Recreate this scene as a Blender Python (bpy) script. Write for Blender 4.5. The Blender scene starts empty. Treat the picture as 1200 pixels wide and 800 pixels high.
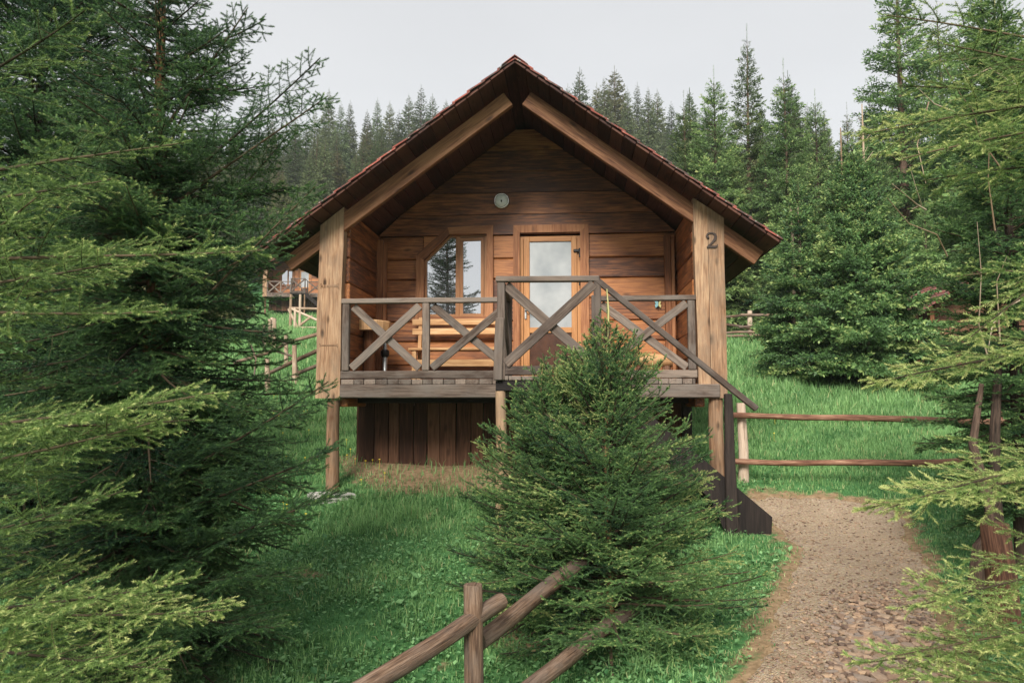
import bpy, math, random
import numpy as np
from mathutils import Vector, Matrix

# ------------------------------------------------------------------ camera, sky, sun, exposure
YAW, PIT, F = .077, .080, 900.0          # photograph is 1200 px wide, focal 900 px
EYE = 1.6
sc = bpy.context.scene
cam = bpy.data.cameras.new('camera'); camo = bpy.data.objects.new('camera', cam)
sc.collection.objects.link(camo); sc.camera = camo
cam.sensor_width = 36; cam.lens = 27.0; cam.clip_start = .05; cam.clip_end = 3000
camo.location = (0, 0, EYE); camo.rotation_euler = (math.pi/2 + PIT, 0, YAW)
sc.render.resolution_x = 1024; sc.render.resolution_y = 682
sc.view_settings.view_transform = 'Standard'; sc.view_settings.look = 'None'
sc.view_settings.exposure = 0.42; sc.view_settings.gamma = 1; sc.view_settings.use_curve_mapping = False
SUN_EL, SUN_AZ = math.radians(37), math.radians(190)     # azimuth clockwise from +Y: behind the camera, a little to the left
SUN_STRENGTH, SKY_NISHITA, CLOUD = 4.6, .05, .69
w = bpy.data.worlds.new('World'); sc.world = w; w.use_nodes = True
nt = w.node_tree; nt.nodes.clear()
out = nt.nodes.new('ShaderNodeOutputWorld')
sky = nt.nodes.new('ShaderNodeTexSky'); sky.sky_type = 'NISHITA'; sky.sun_disc = False
sky.sun_elevation = SUN_EL; sky.sun_rotation = SUN_AZ
bg = nt.nodes.new('ShaderNodeBackground'); bg.inputs[1].default_value = SKY_NISHITA
hs = nt.nodes.new('ShaderNodeHueSaturation'); hs.inputs['Saturation'].default_value = .45; hs.inputs['Value'].default_value = .6   # seen through cloud
nt.links.new(sky.outputs[0], hs.inputs['Color']); nt.links.new(hs.outputs[0], bg.inputs[0])
tc = nt.nodes.new('ShaderNodeTexCoord'); noi = nt.nodes.new('ShaderNodeTexNoise')
noi.inputs['Scale'].default_value = 1.6; noi.inputs['Detail'].default_value = 5
mpw = nt.nodes.new('ShaderNodeMapping'); mpw.inputs['Scale'].default_value = (1, 1, 3)
nt.links.new(tc.outputs['Generated'], mpw.inputs[0]); nt.links.new(mpw.outputs[0], noi.inputs[0])
rr = nt.nodes.new('ShaderNodeValToRGB')
rr.color_ramp.elements[0].position = .3; rr.color_ramp.elements[0].color = (.68, .675, .68, 1)
rr.color_ramp.elements[1].position = .7; rr.color_ramp.elements[1].color = (.76, .755, .755, 1)
nt.links.new(noi.outputs[0], rr.inputs[0])
bg2 = nt.nodes.new('ShaderNodeBackground'); bg2.inputs[1].default_value = CLOUD
nt.links.new(rr.outputs[0], bg2.inputs[0])
ad = nt.nodes.new('ShaderNodeAddShader')
nt.links.new(bg.outputs[0], ad.inputs[0]); nt.links.new(bg2.outputs[0], ad.inputs[1]); nt.links.new(ad.outputs[0], out.inputs[0])
sun = bpy.data.lights.new('sun', 'SUN'); sun.energy = SUN_STRENGTH; sun.angle = math.radians(24); sun.color = (1, .95, .87)
suno = bpy.data.objects.new('sun', sun); sc.collection.objects.link(suno)
sd = Vector((math.sin(SUN_AZ)*math.cos(SUN_EL), math.cos(SUN_AZ)*math.cos(SUN_EL), math.sin(SUN_EL)))
suno.rotation_euler = sd.to_track_quat('Z', 'Y').to_euler()
sc.cycles.max_bounces = 6; sc.cycles.diffuse_bounces = 3; sc.cycles.glossy_bounces = 3
sc.cycles.transparent_max_bounces = 6; sc.cycles.volume_bounces = 1; sc.cycles.transmission_bounces = 3
sc.cycles.use_adaptive_sampling = True

C = sc.collection
R = math.radians
V = lambda *a: np.array(a, float)

def at(px, py, Y):
    """world point seen at pixel (px,py) of the 1200x800 photograph, on the plane world y = Y"""
    u = (px-600)/F; v = (400-py)/F
    cp, sp = math.cos(PIT), math.sin(PIT)
    yf = cp - sp*v; zz = sp + cp*v
    c, s = math.cos(YAW), math.sin(YAW)
    x = c*u - s*yf; y = s*u + c*yf
    k = Y/y
    return V(x*k, Y, EYE + zz*k)

def kind(o, k): o['kind'] = k; return o
def tag(o, label, cat, group=None):
    o['label'] = label; o['category'] = cat
    if group: o['group'] = group
    return o
def empty(name, loc, rz=0):
    o = bpy.data.objects.new(name, None); C.objects.link(o)
    o.location = loc; o.rotation_euler = (0, 0, rz); o.empty_display_size = .2
    o.matrix_world = Matrix.Translation(Vector(loc)) @ Matrix.Rotation(rz, 4, 'Z')
    ORIG[o.name] = np.array(loc, float)
    return o
ORIG = {}
def copy_tree(o, parent=None):
    c = o.copy(); C.objects.link(c)
    if parent is not None:
        c.parent = parent
    for ch in o.children:
        copy_tree(ch, c)
    return c

# ------------------------------------------------------------------ materials
MATS = {}
def newmat(name):
    m = bpy.data.materials.new(name); m.use_nodes = True; MATS[name] = m
    return m, m.node_tree, m.node_tree.nodes['Principled BSDF']
def N(nt, t, **k):
    n = nt.nodes.new(t)
    for a, b in k.items(): setattr(n, a, b)
    return n
def ramp(nt, fac, stops):
    r = N(nt, 'ShaderNodeValToRGB'); e = r.color_ramp.elements
    while len(e) < len(stops): e.new(.5)
    for x, (p, c) in zip(e, stops):
        x.position = p; x.color = (*c, 1)
    nt.links.new(fac, r.inputs[0]); return r.outputs[0]
def mixc(nt, fac, a, b, mode='MIX'):
    m = N(nt, 'ShaderNodeMix', data_type='RGBA', blend_type=mode)
    for s, v in ((m.inputs[0], fac), (m.inputs[6], a), (m.inputs[7], b)):
        if isinstance(v, (int, float)): s.default_value = v
        elif isinstance(v, tuple): s.default_value = (*v, 1)
        else: nt.links.new(v, s)
    return m.outputs[2]
def noise(nt, vec, scale, detail=4, rough=.6, sc3=None, dist=0):
    if sc3:
        mp = N(nt, 'ShaderNodeMapping'); mp.inputs['Scale'].default_value = sc3
        nt.links.new(vec, mp.inputs[0]); vec = mp.outputs[0]
    n = N(nt, 'ShaderNodeTexNoise'); n.inputs['Scale'].default_value = scale
    n.inputs['Detail'].default_value = detail; n.inputs['Roughness'].default_value = rough
    n.inputs['Distortion'].default_value = dist
    nt.links.new(vec, n.inputs[0]); return n.outputs[0]
def math_(nt, op, a, b=None):
    m = N(nt, 'ShaderNodeMath', operation=op)
    for i, v in enumerate((a, b)):
        if v is None: continue
        if isinstance(v, (int, float)): m.inputs[i].default_value = v
        else: nt.links.new(v, m.inputs[i])
    return m.outputs[0]

def wood(name, dark, mid, light, rough=.75, bump=.35, knots=.5, weather=None, gs=1.0, var=.35, spec=.3):
    m, nt, p = newmat(name)
    gc = N(nt, 'ShaderNodeAttribute', attribute_name='gc').outputs['Vector']
    rnd = N(nt, 'ShaderNodeAttribute', attribute_name='rnd').outputs['Fac']
    g1 = noise(nt, gc, 7*gs, 6, .65, (.35, 5, 5), .6)
    g2 = noise(nt, gc, 30*gs, 3, .6, (.12, 5, 5))
    g3 = noise(nt, gc, 2.2, 3, .5, (.8, 1.6, 1.6))
    f = math_(nt, 'ADD', math_(nt, 'MULTIPLY', g1, .5), math_(nt, 'MULTIPLY', g2, .28))
    f = math_(nt, 'ADD', f, math_(nt, 'MULTIPLY', g3, .25))
    f = math_(nt, 'ADD', f, math_(nt, 'MULTIPLY', math_(nt, 'SUBTRACT', rnd, .5), var))
    col = ramp(nt, f, [(.41, dark), (.515, mid), (.63, light)])
    # knots
    mp = N(nt, 'ShaderNodeMapping'); mp.inputs['Scale'].default_value = (2.2, 5.5, 5.5); nt.links.new(gc, mp.inputs[0])
    vo = N(nt, 'ShaderNodeTexVoronoi'); vo.inputs['Scale'].default_value = 1.0; nt.links.new(mp.outputs[0], vo.inputs[0])
    kn = ramp(nt, vo.outputs['Distance'], [(.06, (1, 1, 1)), (.17, (0, 0, 0))])
    kf = math_(nt, 'MULTIPLY', N_rgb2bw(nt, kn), knots)
    col = mixc(nt, kf, col, tuple(c*.35 for c in dark))
    # cracks
    ck = noise(nt, gc, 16, 4, .7, (.1, 3, 3), .3)
    ckm = N_rgb2bw(nt, ramp(nt, ck, [(.30, (1, 1, 1)), (.36, (0, 0, 0))]))
    col = mixc(nt, math_(nt, 'MULTIPLY', ckm, .75), col, tuple(c*.3 for c in dark))
    if weather:
        wn = noise(nt, gc, 3.5, 5, .7, (.6, 1.4, 1.4))
        wf = N_rgb2bw(nt, ramp(nt, wn, [(.42, (0, 0, 0)), (.62, (1, 1, 1))]))
        col = mixc(nt, math_(nt, 'MULTIPLY', wf, .65), col, weather)
    nt.links.new(col, p.inputs['Base Color'])
    p.inputs['Roughness'].default_value = rough
    p.inputs['Specular IOR Level'].default_value = spec
    b = N(nt, 'ShaderNodeBump'); b.inputs['Strength'].default_value = bump; b.inputs['Distance'].default_value = .006
    hh = math_(nt, 'SUBTRACT', math_(nt, 'ADD', g1, math_(nt, 'MULTIPLY', g2, .6)), math_(nt, 'MULTIPLY', ckm, .9))
    nt.links.new(hh, b.inputs['Height']); nt.links.new(b.outputs[0], p.inputs['Normal'])
    return m
def N_rgb2bw(nt, c):
    n = N(nt, 'ShaderNodeRGBToBW'); nt.links.new(c, n.inputs[0]); return n.outputs[0]

wood('wall_wood', (.075, .024, .009), (.27, .094, .030), (.48, .19, .060), rough=.5, knots=.6, var=.16, spec=.45)
wood('wall_wood_end', (.16, .060, .024), (.30, .12, .048), (.44, .20, .085), rough=.6, knots=.7)
wood('post_wood', (.12, .060, .030), (.29, .165, .092), (.46, .30, .18), rough=.8, knots=1.0, weather=(.22, .155, .105), var=.2)
wood('rafter_wood', (.085, .032, .014), (.19, .080, .036), (.31, .150, .072), rough=.65, knots=.7, var=.1)
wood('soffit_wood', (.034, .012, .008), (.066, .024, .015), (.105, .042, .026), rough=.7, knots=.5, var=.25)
wood('grey_wood', (.070, .048, .037), (.155, .115, .090), (.27, .21, .168), rough=.85, knots=.6, weather=(.185, .16, .138), var=.2)
wood('dark_rail', (.045, .030, .024), (.100, .072, .056), (.18, .138, .110), rough=.85, knots=.6, weather=(.125, .105, .092), var=.2)
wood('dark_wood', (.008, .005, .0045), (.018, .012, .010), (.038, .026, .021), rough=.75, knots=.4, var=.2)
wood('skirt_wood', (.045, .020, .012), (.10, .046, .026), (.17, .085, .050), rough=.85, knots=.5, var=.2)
wood('trim_wood', (.15, .055, .022), (.28, .11, .045), (.40, .18, .08), rough=.55, knots=.5, var=.15)
wood('frame_wood', (.24, .10, .040), (.33, .15, .062), (.40, .19, .085), rough=.4, knots=.0, var=.05, bump=.1)
wood('door_wood', (.34, .15, .055), (.45, .21, .080), (.53, .27, .11), rough=.4, knots=.1, var=.05, bump=.1)
wood('bench_wood', (.40, .20, .085), (.58, .34, .16), (.70, .45, .25), rough=.6, knots=.5, var=.1)
wood('log_wood', (.045, .025, .016), (.135, .080, .050), (.29, .195, .135), rough=.9, bump=1.0, knots=.7, weather=(.15, .12, .10), gs=2.2, var=.15)
wood('pale_log_wood', (.26, .17, .11), (.42, .31, .23), (.55, .43, .33), rough=.9, bump=.6, knots=.5, gs=1.4, var=.15)
wood('red_log_wood', (.075, .034, .022), (.20, .095, .058), (.42, .26, .17), rough=.85, bump=.8, knots=.4, gs=1.4, var=.15)
wood('bark', (.035, .024, .018), (.085, .055, .040), (.17, .11, .08), rough=.95, bump=1.0, knots=.3, gs=2.0, var=.3)
wood('orange_bark', (.13, .060, .030), (.27, .135, .065), (.40, .22, .12), rough=.95, bump=1.0, knots=.3, gs=2.0, var=.3)
wood('twig_bark', (.10, .065, .040), (.19, .125, .075), (.30, .21, .13), rough=.9, bump=.2, knots=0, gs=2.0, var=.3)
wood('limb_bark', (.028, .020, .013), (.065, .045, .028), (.12, .085, .052), rough=.9, bump=.2, knots=0, gs=2.0, var=.3)
wood('pale_shoot', (.30, .26, .10), (.42, .38, .16), (.52, .48, .24), rough=.8, bump=.1, knots=0)
wood('dead_twig', (.24, .16, .10), (.37, .27, .19), (.48, .37, .28), rough=.9, bump=.2, knots=0, gs=2.0, var=.3)

def plain(name, col, rough=.5, metal=0, nscale=0, namp=.2, spec=.5):
    m, nt, p = newmat(name)
    p.inputs['Roughness'].default_value = rough; p.inputs['Metallic'].default_value = metal
    p.inputs['Specular IOR Level'].default_value = spec
    if nscale:
        t = N(nt, 'ShaderNodeTexCoord').outputs['Object']
        f = noise(nt, t, nscale, 5, .6)
        c = ramp(nt, f, [(.3, tuple(x*(1-namp) for x in col)), (.7, tuple(min(1, x*(1+namp)) for x in col))])
        nt.links.new(c, p.inputs['Base Color'])
    else: p.inputs['Base Color'].default_value = (*col, 1)
    return m
plain('black_metal', (.02, .018, .017), .45, .3, 30)
plain('grey_metal', (.45, .46, .45), .35, .8, 20, .3)
plain('chrome', (.62, .60, .56), .25, .9, 40, .15)
plain('lamp_glass', (.80, .80, .76), .25, 0, 25, .08)
plain('lamp_dirt', (.18, .18, .15), .6, 0, 25, .3)
plain('number_iron', (.035, .020, .014), .55, .3, 60, .4)
plain('stone_slab', (.42, .40, .36), .9, 0, 14, .3)
plain('wing_blue', (.25, .50, .55), .4); plain('wing_yellow', (.65, .60, .25), .4)
plain('lower_panel', (.07, .028, .014), .25, 0, 8, .4)
# window glass : double glazing in front of an unlit room reads as a mirror of the sky
m, nt, p = newmat('window_glass')
p.inputs['Base Color'].default_value = (.55, .56, .58, 1); p.inputs['Metallic'].default_value = .92; p.inputs['Roughness'].default_value = .015
m, nt, p = newmat('frosted_glass')
p.inputs['Metallic'].default_value = .35; p.inputs['Roughness'].default_value = .32
t = N(nt, 'ShaderNodeTexCoord').outputs['Object']
f = noise(nt, t, 90, 2, .5)
nt.links.new(ramp(nt, noise(nt, t, 2.0, 3, .6), [(.3, (.25, .27, .28)), (.7, (.42, .43, .43))]), p.inputs['Base Color'])
b = N(nt, 'ShaderNodeBump'); b.inputs['Strength'].default_value = .25; b.inputs['Distance'].default_value = .003
nt.links.new(f, b.inputs['Height']); nt.links.new(b.outputs[0], p.inputs['Normal'])
# shingles
m, nt, p = newmat('shingle')
t = N(nt, 'ShaderNodeTexCoord').outputs['Object']
rnd = N(nt, 'ShaderNodeAttribute', attribute_name='rnd').outputs['Fac']
c = mixc(nt, rnd, (.17, .042, .032), (.34, .095, .070))
c = mixc(nt, N_rgb2bw(nt, ramp(nt, noise(nt, t, 6, 5, .7), [(.45, (0, 0, 0)), (.6, (1, 1, 1))])), c, (.07, .05, .045))
vo = N(nt, 'ShaderNodeTexVoronoi'); vo.inputs['Scale'].default_value = 26; nt.links.new(t, vo.inputs[0])
c = mixc(nt, math_(nt, 'MULTIPLY', N_rgb2bw(nt, ramp(nt, vo.outputs['Distance'], [(.16, (1, 1, 1)), (.26, (0, 0, 0))])), .7), c, (.42, .40, .36))
nt.links.new(c, p.inputs['Base Color']); p.inputs['Roughness'].default_value = .9

def leafmat(name, dark, light, trans=.3, rough=.55, extra=None, vary=False):
    m, nt, p = newmat(name)
    tn = N(nt, 'ShaderNodeAttribute', attribute_name='tint').outputs['Fac']
    stops = [(0.0, dark), (1.0, light)] if extra is None else [(.08, dark), (.75, light), (1, extra)]
    col = ramp(nt, tn, stops)
    if vary:
        oi = N(nt, 'ShaderNodeObjectInfo').outputs['Random']
        hs = N(nt, 'ShaderNodeHueSaturation'); nt.links.new(col, hs.inputs['Color'])
        nt.links.new(math_(nt, 'ADD', math_(nt, 'MULTIPLY', oi, .85), .65), hs.inputs['Value'])
        wn = N(nt, 'ShaderNodeTexWhiteNoise', noise_dimensions='1D'); nt.links.new(oi, wn.inputs['W'])
        nt.links.new(math_(nt, 'ADD', math_(nt, 'MULTIPLY', wn.outputs[0], .05), .455), hs.inputs['Hue'])
        hs.inputs['Saturation'].default_value = .95; col = hs.outputs[0]
    nt.links.new(col, p.inputs['Base Color']); p.inputs['Roughness'].default_value = rough
    p.inputs['Specular IOR Level'].default_value = .35
    tr = N(nt, 'ShaderNodeBsdfTranslucent'); nt.links.new(col, tr.inputs[0])
    mx = N(nt, 'ShaderNodeMixShader'); mx.inputs[0].default_value = trans
    nt.links.new(p.outputs[0], mx.inputs[1]); nt.links.new(tr.outputs[0], mx.inputs[2])
    nt.links.new(mx.outputs[0], nt.nodes['Material Output'].inputs[0]); return m
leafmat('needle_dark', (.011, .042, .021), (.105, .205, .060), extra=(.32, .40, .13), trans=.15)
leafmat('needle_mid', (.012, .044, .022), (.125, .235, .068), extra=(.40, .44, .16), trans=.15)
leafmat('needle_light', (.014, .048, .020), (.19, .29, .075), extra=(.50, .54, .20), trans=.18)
leafmat('needle_far', (.028, .056, .028), (.15, .20, .08), vary=True)
leafmat('needle_wood', (.020, .060, .026), (.15, .27, .075), extra=(.36, .42, .14), vary=True)
leafmat('needle_far_brown', (.04, .055, .024), (.19, .20, .075), vary=True)
leafmat('bush_leaf', (.05, .06, .02), (.20, .19, .07))
leafmat('grass_blade', (.060, .165, .048), (.31, .53, .20), trans=.35, extra=(.56, .50, .26))
leafmat('weed_leaf', (.048, .155, .050), (.24, .45, .18), trans=.25, extra=(.30, .48, .24))
plain('dandelion_yellow', (.75, .58, .04), .6)

# ------------------------------------------------------------------ mesh builder with grain coordinates
rs = random.Random(4)
class MB:
    def __init__(s): s.v = []; s.f = []; s.g = []; s.r = []; s.sm = []
    def add(s, verts, faces, gcs, smooth=False, rnd=None):
        o = len(s.v); rnd = rs.random() if rnd is None else rnd
        off = V(rs.uniform(0, 50), rs.uniform(0, 50), rs.uniform(0, 50))
        for v, g in zip(verts, gcs):
            s.v.append(tuple(v)); s.g.append(tuple(np.asarray(g)+off)); s.r.append(rnd)
        for f in faces: s.f.append(tuple(i+o for i in f)); s.sm.append(smooth)
    def beam(s, p0, p1, w, h, up=(0, 0, 1), ch=.006, seg=None, warp=0.0, w1=None, rnd=None, endch=True):
        """chamfered bar from p0 to p1; w = size across, h = size along up; slight waviness"""
        p0 = np.array(p0, float); p1 = np.array(p1, float); L = np.linalg.norm(p1-p0); d = (p1-p0)/L
        up = np.array(up, float); side = np.cross(d, up); side /= np.linalg.norm(side); up = np.cross(side, d)
        seg = seg or max(1, int(L/.3)) if warp else 1
        ts = [0]+[min(.4, ch/L)]*1+[i/seg for i in range(1, seg)]+[1-min(.4, ch/L), 1] if endch else [i/seg for i in range(seg+1)]
        vs = []; gs = []
        a0 = rs.uniform(0, 6); 
        for k, t in enumerate(ts):
            ww = w if w1 is None else w+(w1-w)*t
            sh = 0
            if endch and (k == 0 or k == len(ts)-1): sh = ch
            a, b = ww/2-sh, h/2-sh
            wx = warp*math.sin(a0+t*L*3.1)+warp*.5*math.sin(a0*2+t*L*9); wy = warp*.6*math.cos(a0*1.7+t*L*4)
            c = p0+d*L*t+side*wx*.5+up*wy*.5
            for x, y in ((-a+ch, -b), (a-ch, -b), (a, -b+ch), (a, b-ch), (a-ch, b), (-a+ch, b), (-a, b-ch), (-a, -b+ch)):
                x *= 1+warp*2*math.sin(t*L*5+a0+x*40); y *= 1+warp*2*math.cos(t*L*6+a0+y*40)
                vs.append(c+side*x+up*y); gs.append((L*t, x, y))
        n = len(ts); fs = []
        for k in range(n-1):
            for j in range(8):
                a_ = k*8+j; b_ = k*8+(j+1) % 8
                fs.append((a_, b_, b_+8, a_+8))
        fs.append(tuple(range(7, -1, -1))); fs.append(tuple((n-1)*8+j for j in range(8)))
        s.add(vs, fs, gs, False, rnd)
    def box(s, x0, x1, y0, y1, z0, z1, axis='x', ch=.004, warp=0, rnd=None):
        c = V((x0+x1)/2, (y0+y1)/2, (z0+z1)/2)
        if axis == 'x': s.beam((x0, c[1], c[2]), (x1, c[1], c[2]), y1-y0, z1-z0, (0, 0, 1), ch, warp=warp, rnd=rnd)
        elif axis == 'y': s.beam((c[0], y0, c[2]), (c[0], y1, c[2]), x1-x0, z1-z0, (0, 0, 1), ch, warp=warp, rnd=rnd)
        else: s.beam((c[0], c[1], z0), (c[0], c[1], z1), x1-x0, y1-y0, (0, 1, 0), ch, warp=warp, rnd=rnd)
    def tube(s, pts, rad, sides=10, rough=0.0, caps=True, rnd=None, smooth=True):
        pts = [np.array(p, float) for p in pts]; n = len(pts)
        vs = []; gs = []; L = 0
        a0 = rs.uniform(0, 6)
        ref = V(0, 0, 1)
        for i, p in enumerate(pts):
            d = pts[min(i+1, n-1)]-pts[max(i-1, 0)]; d /= np.linalg.norm(d)+1e-9
            if i: L += np.linalg.norm(p-pts[i-1])
            rf = ref if abs(d[2]) < .9 else V(0, 1, 0)
            sd_ = np.cross(d, rf); sd_ /= np.linalg.norm(sd_); u = np.cross(sd_, d)
            for j in range(sides):
                a = 2*math.pi*j/sides
                r = rad[i]*(1+rough*(math.sin(3*a+a0+L*4)+.6*math.sin(5*a-L*7+a0*2)+.5*math.sin(2*a+L*13)))
                vs.append(p+(sd_*math.cos(a)+u*math.sin(a))*r); gs.append((L, math.cos(a)*rad[i], math.sin(a)*rad[i]))
        fs = []
        for i in range(n-1):
            for j in range(sides):
                a_ = i*sides+j; b_ = i*sides+(j+1) % sides
                fs.append((a_, b_, b_+sides, a_+sides))
        s.add(vs, fs, gs, smooth, rnd)
        if caps:
            for e, o in ((0, -1), (n-1, 1)):
                ring = vs[e*sides:(e+1)*sides]; g = [(0+L*e, q[0]-pts[e][0], q[2]-pts[e][2]) for q in ring]
                idx = tuple(range(sides)) if o > 0 else tuple(range(sides-1, -1, -1))
                s.add(ring, [idx], [(gg[0], gg[1], gg[2]) for gg in g], False, rnd)
    def prism(s, poly, y0, y1, rnd=None, ax='z'):
        """polygon in x,z (counter-clockwise seen from the front) extruded in y"""
        n = len(poly); vs = [V(x, y0, z) for x, z in poly]+[V(x, y1, z) for x, z in poly]
        gs = [((v[2], v[0], v[1]) if ax == 'z' else (v[0], v[2], v[1])) for v in vs]
        fs = [tuple(range(n)), tuple(range(2*n-1, n-1, -1))]+[(i, i+n, (i+1) % n+n, (i+1) % n) for i in range(n)]
        s.add(vs, fs, gs, False, rnd)
    def build(s, name, mat, parent=None, at_=None):
        me = bpy.data.meshes.new(name)
        org = V(0, 0, 0)
        q = parent
        while q is not None:
            org = ORIG.get(q.name, V(0, 0, 0)); q = q.parent
        if at_ is not None: org = np.array(at_, float)
        v = np.array(s.v)-org
        if ROT.get('on'): pass
        me.from_pydata([tuple(x) for x in v], [], s.f); me.update()
        me.polygons.foreach_set('use_smooth', s.sm)
        a = me.attributes.new('gc', 'FLOAT_VECTOR', 'POINT'); a.data.foreach_set('vector', np.array(s.g, np.float32).ravel())
        a = me.attributes.new('rnd', 'FLOAT', 'POINT'); a.data.foreach_set('value', np.array(s.r, np.float32))
        me.materials.append(MATS[mat])
        o = bpy.data.objects.new(name, me); C.objects.link(o)
        if parent is not None: o.parent = parent
        elif at_ is not None: o.location = at_
        return o
ROT = {}
def arrays_mesh(name, verts, faces, mat, tint=None, parent=None, org=None, smooth=False):
    """verts (n,3), faces (m,k) numpy -> one mesh object, quickly"""
    me = bpy.data.meshes.new(name)
    org = V(0, 0, 0) if org is None else np.array(org, float)
    verts = (verts-org).astype(np.float32)
    me.vertices.add(len(verts)); me.vertices.foreach_set('co', verts.ravel())
    k = faces.shape[1]; m_ = len(faces)
    me.loops.add(m_*k); me.loops.foreach_set('vertex_index', faces.astype(np.int32).ravel())
    me.polygons.add(m_); me.polygons.foreach_set('loop_start', np.arange(0, m_*k, k, dtype=np.int32))
    me.polygons.foreach_set('loop_total', np.full(m_, k, np.int32))
    me.polygons.foreach_set('use_smooth', np.full(m_, smooth))
    me.update(calc_edges=True)
    if tint is not None:
        a = me.attributes.new('tint', 'FLOAT', 'POINT'); a.data.foreach_set('value', tint.astype(np.float32))
    me.materials.append(MATS[mat])
    o = bpy.data.objects.new(name, me); C.objects.link(o)
    if parent is not None: o.parent = parent
    else: o.location = org
    return o

# ------------------------------------------------------------------ terrain
def wob(x, y, s, seed=0.):
    return (np.sin(x*s*1.0+seed)*np.cos(y*s*1.3+seed*2)+.5*np.sin(x*s*2.3-y*s*1.7+seed*3)+.3*np.cos(x*s*4.1+y*s*3.7+seed)+.2*np.sin(x*s*7.9-y*s*6.3))/2
HY = [-400, -60, -10, 0, 4.5, 7.0, 8.7, 9.5, 10.4, 13, 17, 26, 45, 58, 80, 110, 150, 175, 260, 900]
HZ = [-30, -6, -.6, 0, .04, .12, .27, .52, .80, 1.25, 2.0, 3.66, 6.3, 8.3, 15, 26, 41, 46, 40, 30]
_ys = np.linspace(-400, 900, 13001); _zs = np.interp(_ys, HY, HZ)
_ker = np.ones(9)/9; _zs = np.convolve(_zs, _ker, 'same')
def h(x, y):
    x = np.asarray(x, float); y = np.asarray(y, float)
    z = np.interp(y, _ys, _zs)
    far = np.clip((np.hypot(x, y)-25)/80, 0, 1)
    z = z+wob(x, y, .5, 1.)*.06*np.clip(y/8, .3, 1.4)+wob(x, y, 2.3, 4.)*.018+wob(x, y, .035, 2.)*4*far*np.clip(np.hypot(x+21, y-58)/25-.6, 0, 1)
    # left of the path the ground falls away towards the camera
    z = z-.26*np.clip((1.25-x)/1.0, 0, 1)*np.clip((6.2-y)/2, 0, 1)
    return z
def ground_at(px, py, lo=2.5, hi=200):
    """where the pixel's ray meets the ground"""
    for _ in range(60):
        mid = (lo+hi)/2; p_ = at(px, py, mid)
        if p_[2] > h(p_[0], p_[1]): lo = mid
        else: hi = mid
    p_ = at(px, py, (lo+hi)/2); return V(p_[0], p_[1], float(h(p_[0], p_[1])))
edgeL = [ground_at(*q)[:2] for q in ((868, 800), (885, 770), (905, 725), (926, 680), (934, 640), (915, 618), (872, 604), (858, 588))]
edgeR = [ground_at(*q)[:2] for q in ((1118, 800), (1112, 750), (1100, 700), (1078, 650), (1062, 610), (1040, 590), (985, 583), (900, 580))]
poly = [(edgeL[0][0]-.15, -12.)]+[(edgeL[0][0]-.05, 3.)]+edgeL+edgeR[::-1]+[(edgeR[0][0]+.1, 3.), (edgeR[0][0]+.2, -12.)]
poly = np.array([tuple(q) for q in poly])
def sdist(x, y):
    """signed distance to the path polygon, negative inside"""
    x = np.asarray(x, float).ravel(); y = np.asarray(y, float).ravel()
    d = np.full(x.shape, 1e9); ins = np.zeros(x.shape, bool)
    n = len(poly)
    for i in range(n):
        a = poly[i]; b = poly[(i+1) % n]; e = b-a
        t = np.clip(((x-a[0])*e[0]+(y-a[1])*e[1])/(e@e), 0, 1)
        d = np.minimum(d, np.hypot(x-a[0]-t*e[0], y-a[1]-t*e[1]))
        c = ((a[1] > y) != (b[1] > y)) & (x < (b[0]-a[0])*(y-a[1])/(b[1]-a[1]+1e-12)+a[0])
        ins ^= c
    return np.where(ins, -d, d)
def pathd(x, y): return sdist(x, y)+.07*wob(np.ravel(x), np.ravel(y), 3.1, 7.)+.03*wob(np.ravel(x), np.ravel(y), 11, 3.)

X0 = -.66                                   # centre line of the cabin
def soil_mask(x, y):
    x = np.ravel(x); y = np.ravel(y)
    a = np.clip(1.2-np.abs(x-(X0-.1))/2.3, 0, 1)*np.clip(1-np.abs(y-10.5)/1.35, 0, 1)*3.0
    a = a+.25*wob(x, y, 3., 5.)
    b = np.clip(1-(pathd(x, y))/.34, 0, 1)*.75+.3*wob(x, y, 13., 2.)*(pathd(x, y) < .4)
    c = np.clip(wob(x, y, 1.9, 9.)-.42, 0, 1)*2.0*np.clip((9-y)/3, 0, 1)
    return np.clip(np.maximum(np.maximum(a, b), c), 0, 1)

def grid(xs, ys, hz):
    X, Y = np.meshgrid(xs, ys); nx, ny = len(xs), len(ys)
    Z = hz(X.ravel(), Y.ravel())
    vs = np.stack([X.ravel(), Y.ravel(), Z], 1)
    i = np.arange(nx-1)[None, :]+np.arange(ny-1)[:, None]*nx
    fs = np.stack([i.ravel(), i.ravel()+1, i.ravel()+nx+1, i.ravel()+nx], 1)
    return vs, fs
xs = np.unique(np.concatenate([np.arange(-600, -60, 20), np.arange(-60, -14, 2), np.arange(-14, -5, .4), np.arange(-5, 5.5, .09), np.arange(5.5, 16, .4), np.arange(16, 60, 2), np.arange(60, 601, 20)]))
ys = np.unique(np.concatenate([np.arange(-300, -12, 12), np.arange(-12, 2, 1), np.arange(2, 12, .09), np.arange(12, 30, .35), np.arange(30, 80, 1.5), np.arange(80, 280, 5), np.arange(280, 701, 30)]))
def ground_h(x, y):
    z = h(x, y); d = pathd(x, y)
    z = z-.05*np.clip(-d/.12, 0, 1)
    return z+.012*wob(x, y, 9., 2.)
vs, fs = grid(xs, ys, ground_h)
m, nt, p = newmat('meadow_soil')
t = N(nt, 'ShaderNodeTexCoord').outputs['Object']
dirt = N(nt, 'ShaderNodeAttribute', attribute_name='tint').outputs['Fac']
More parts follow.
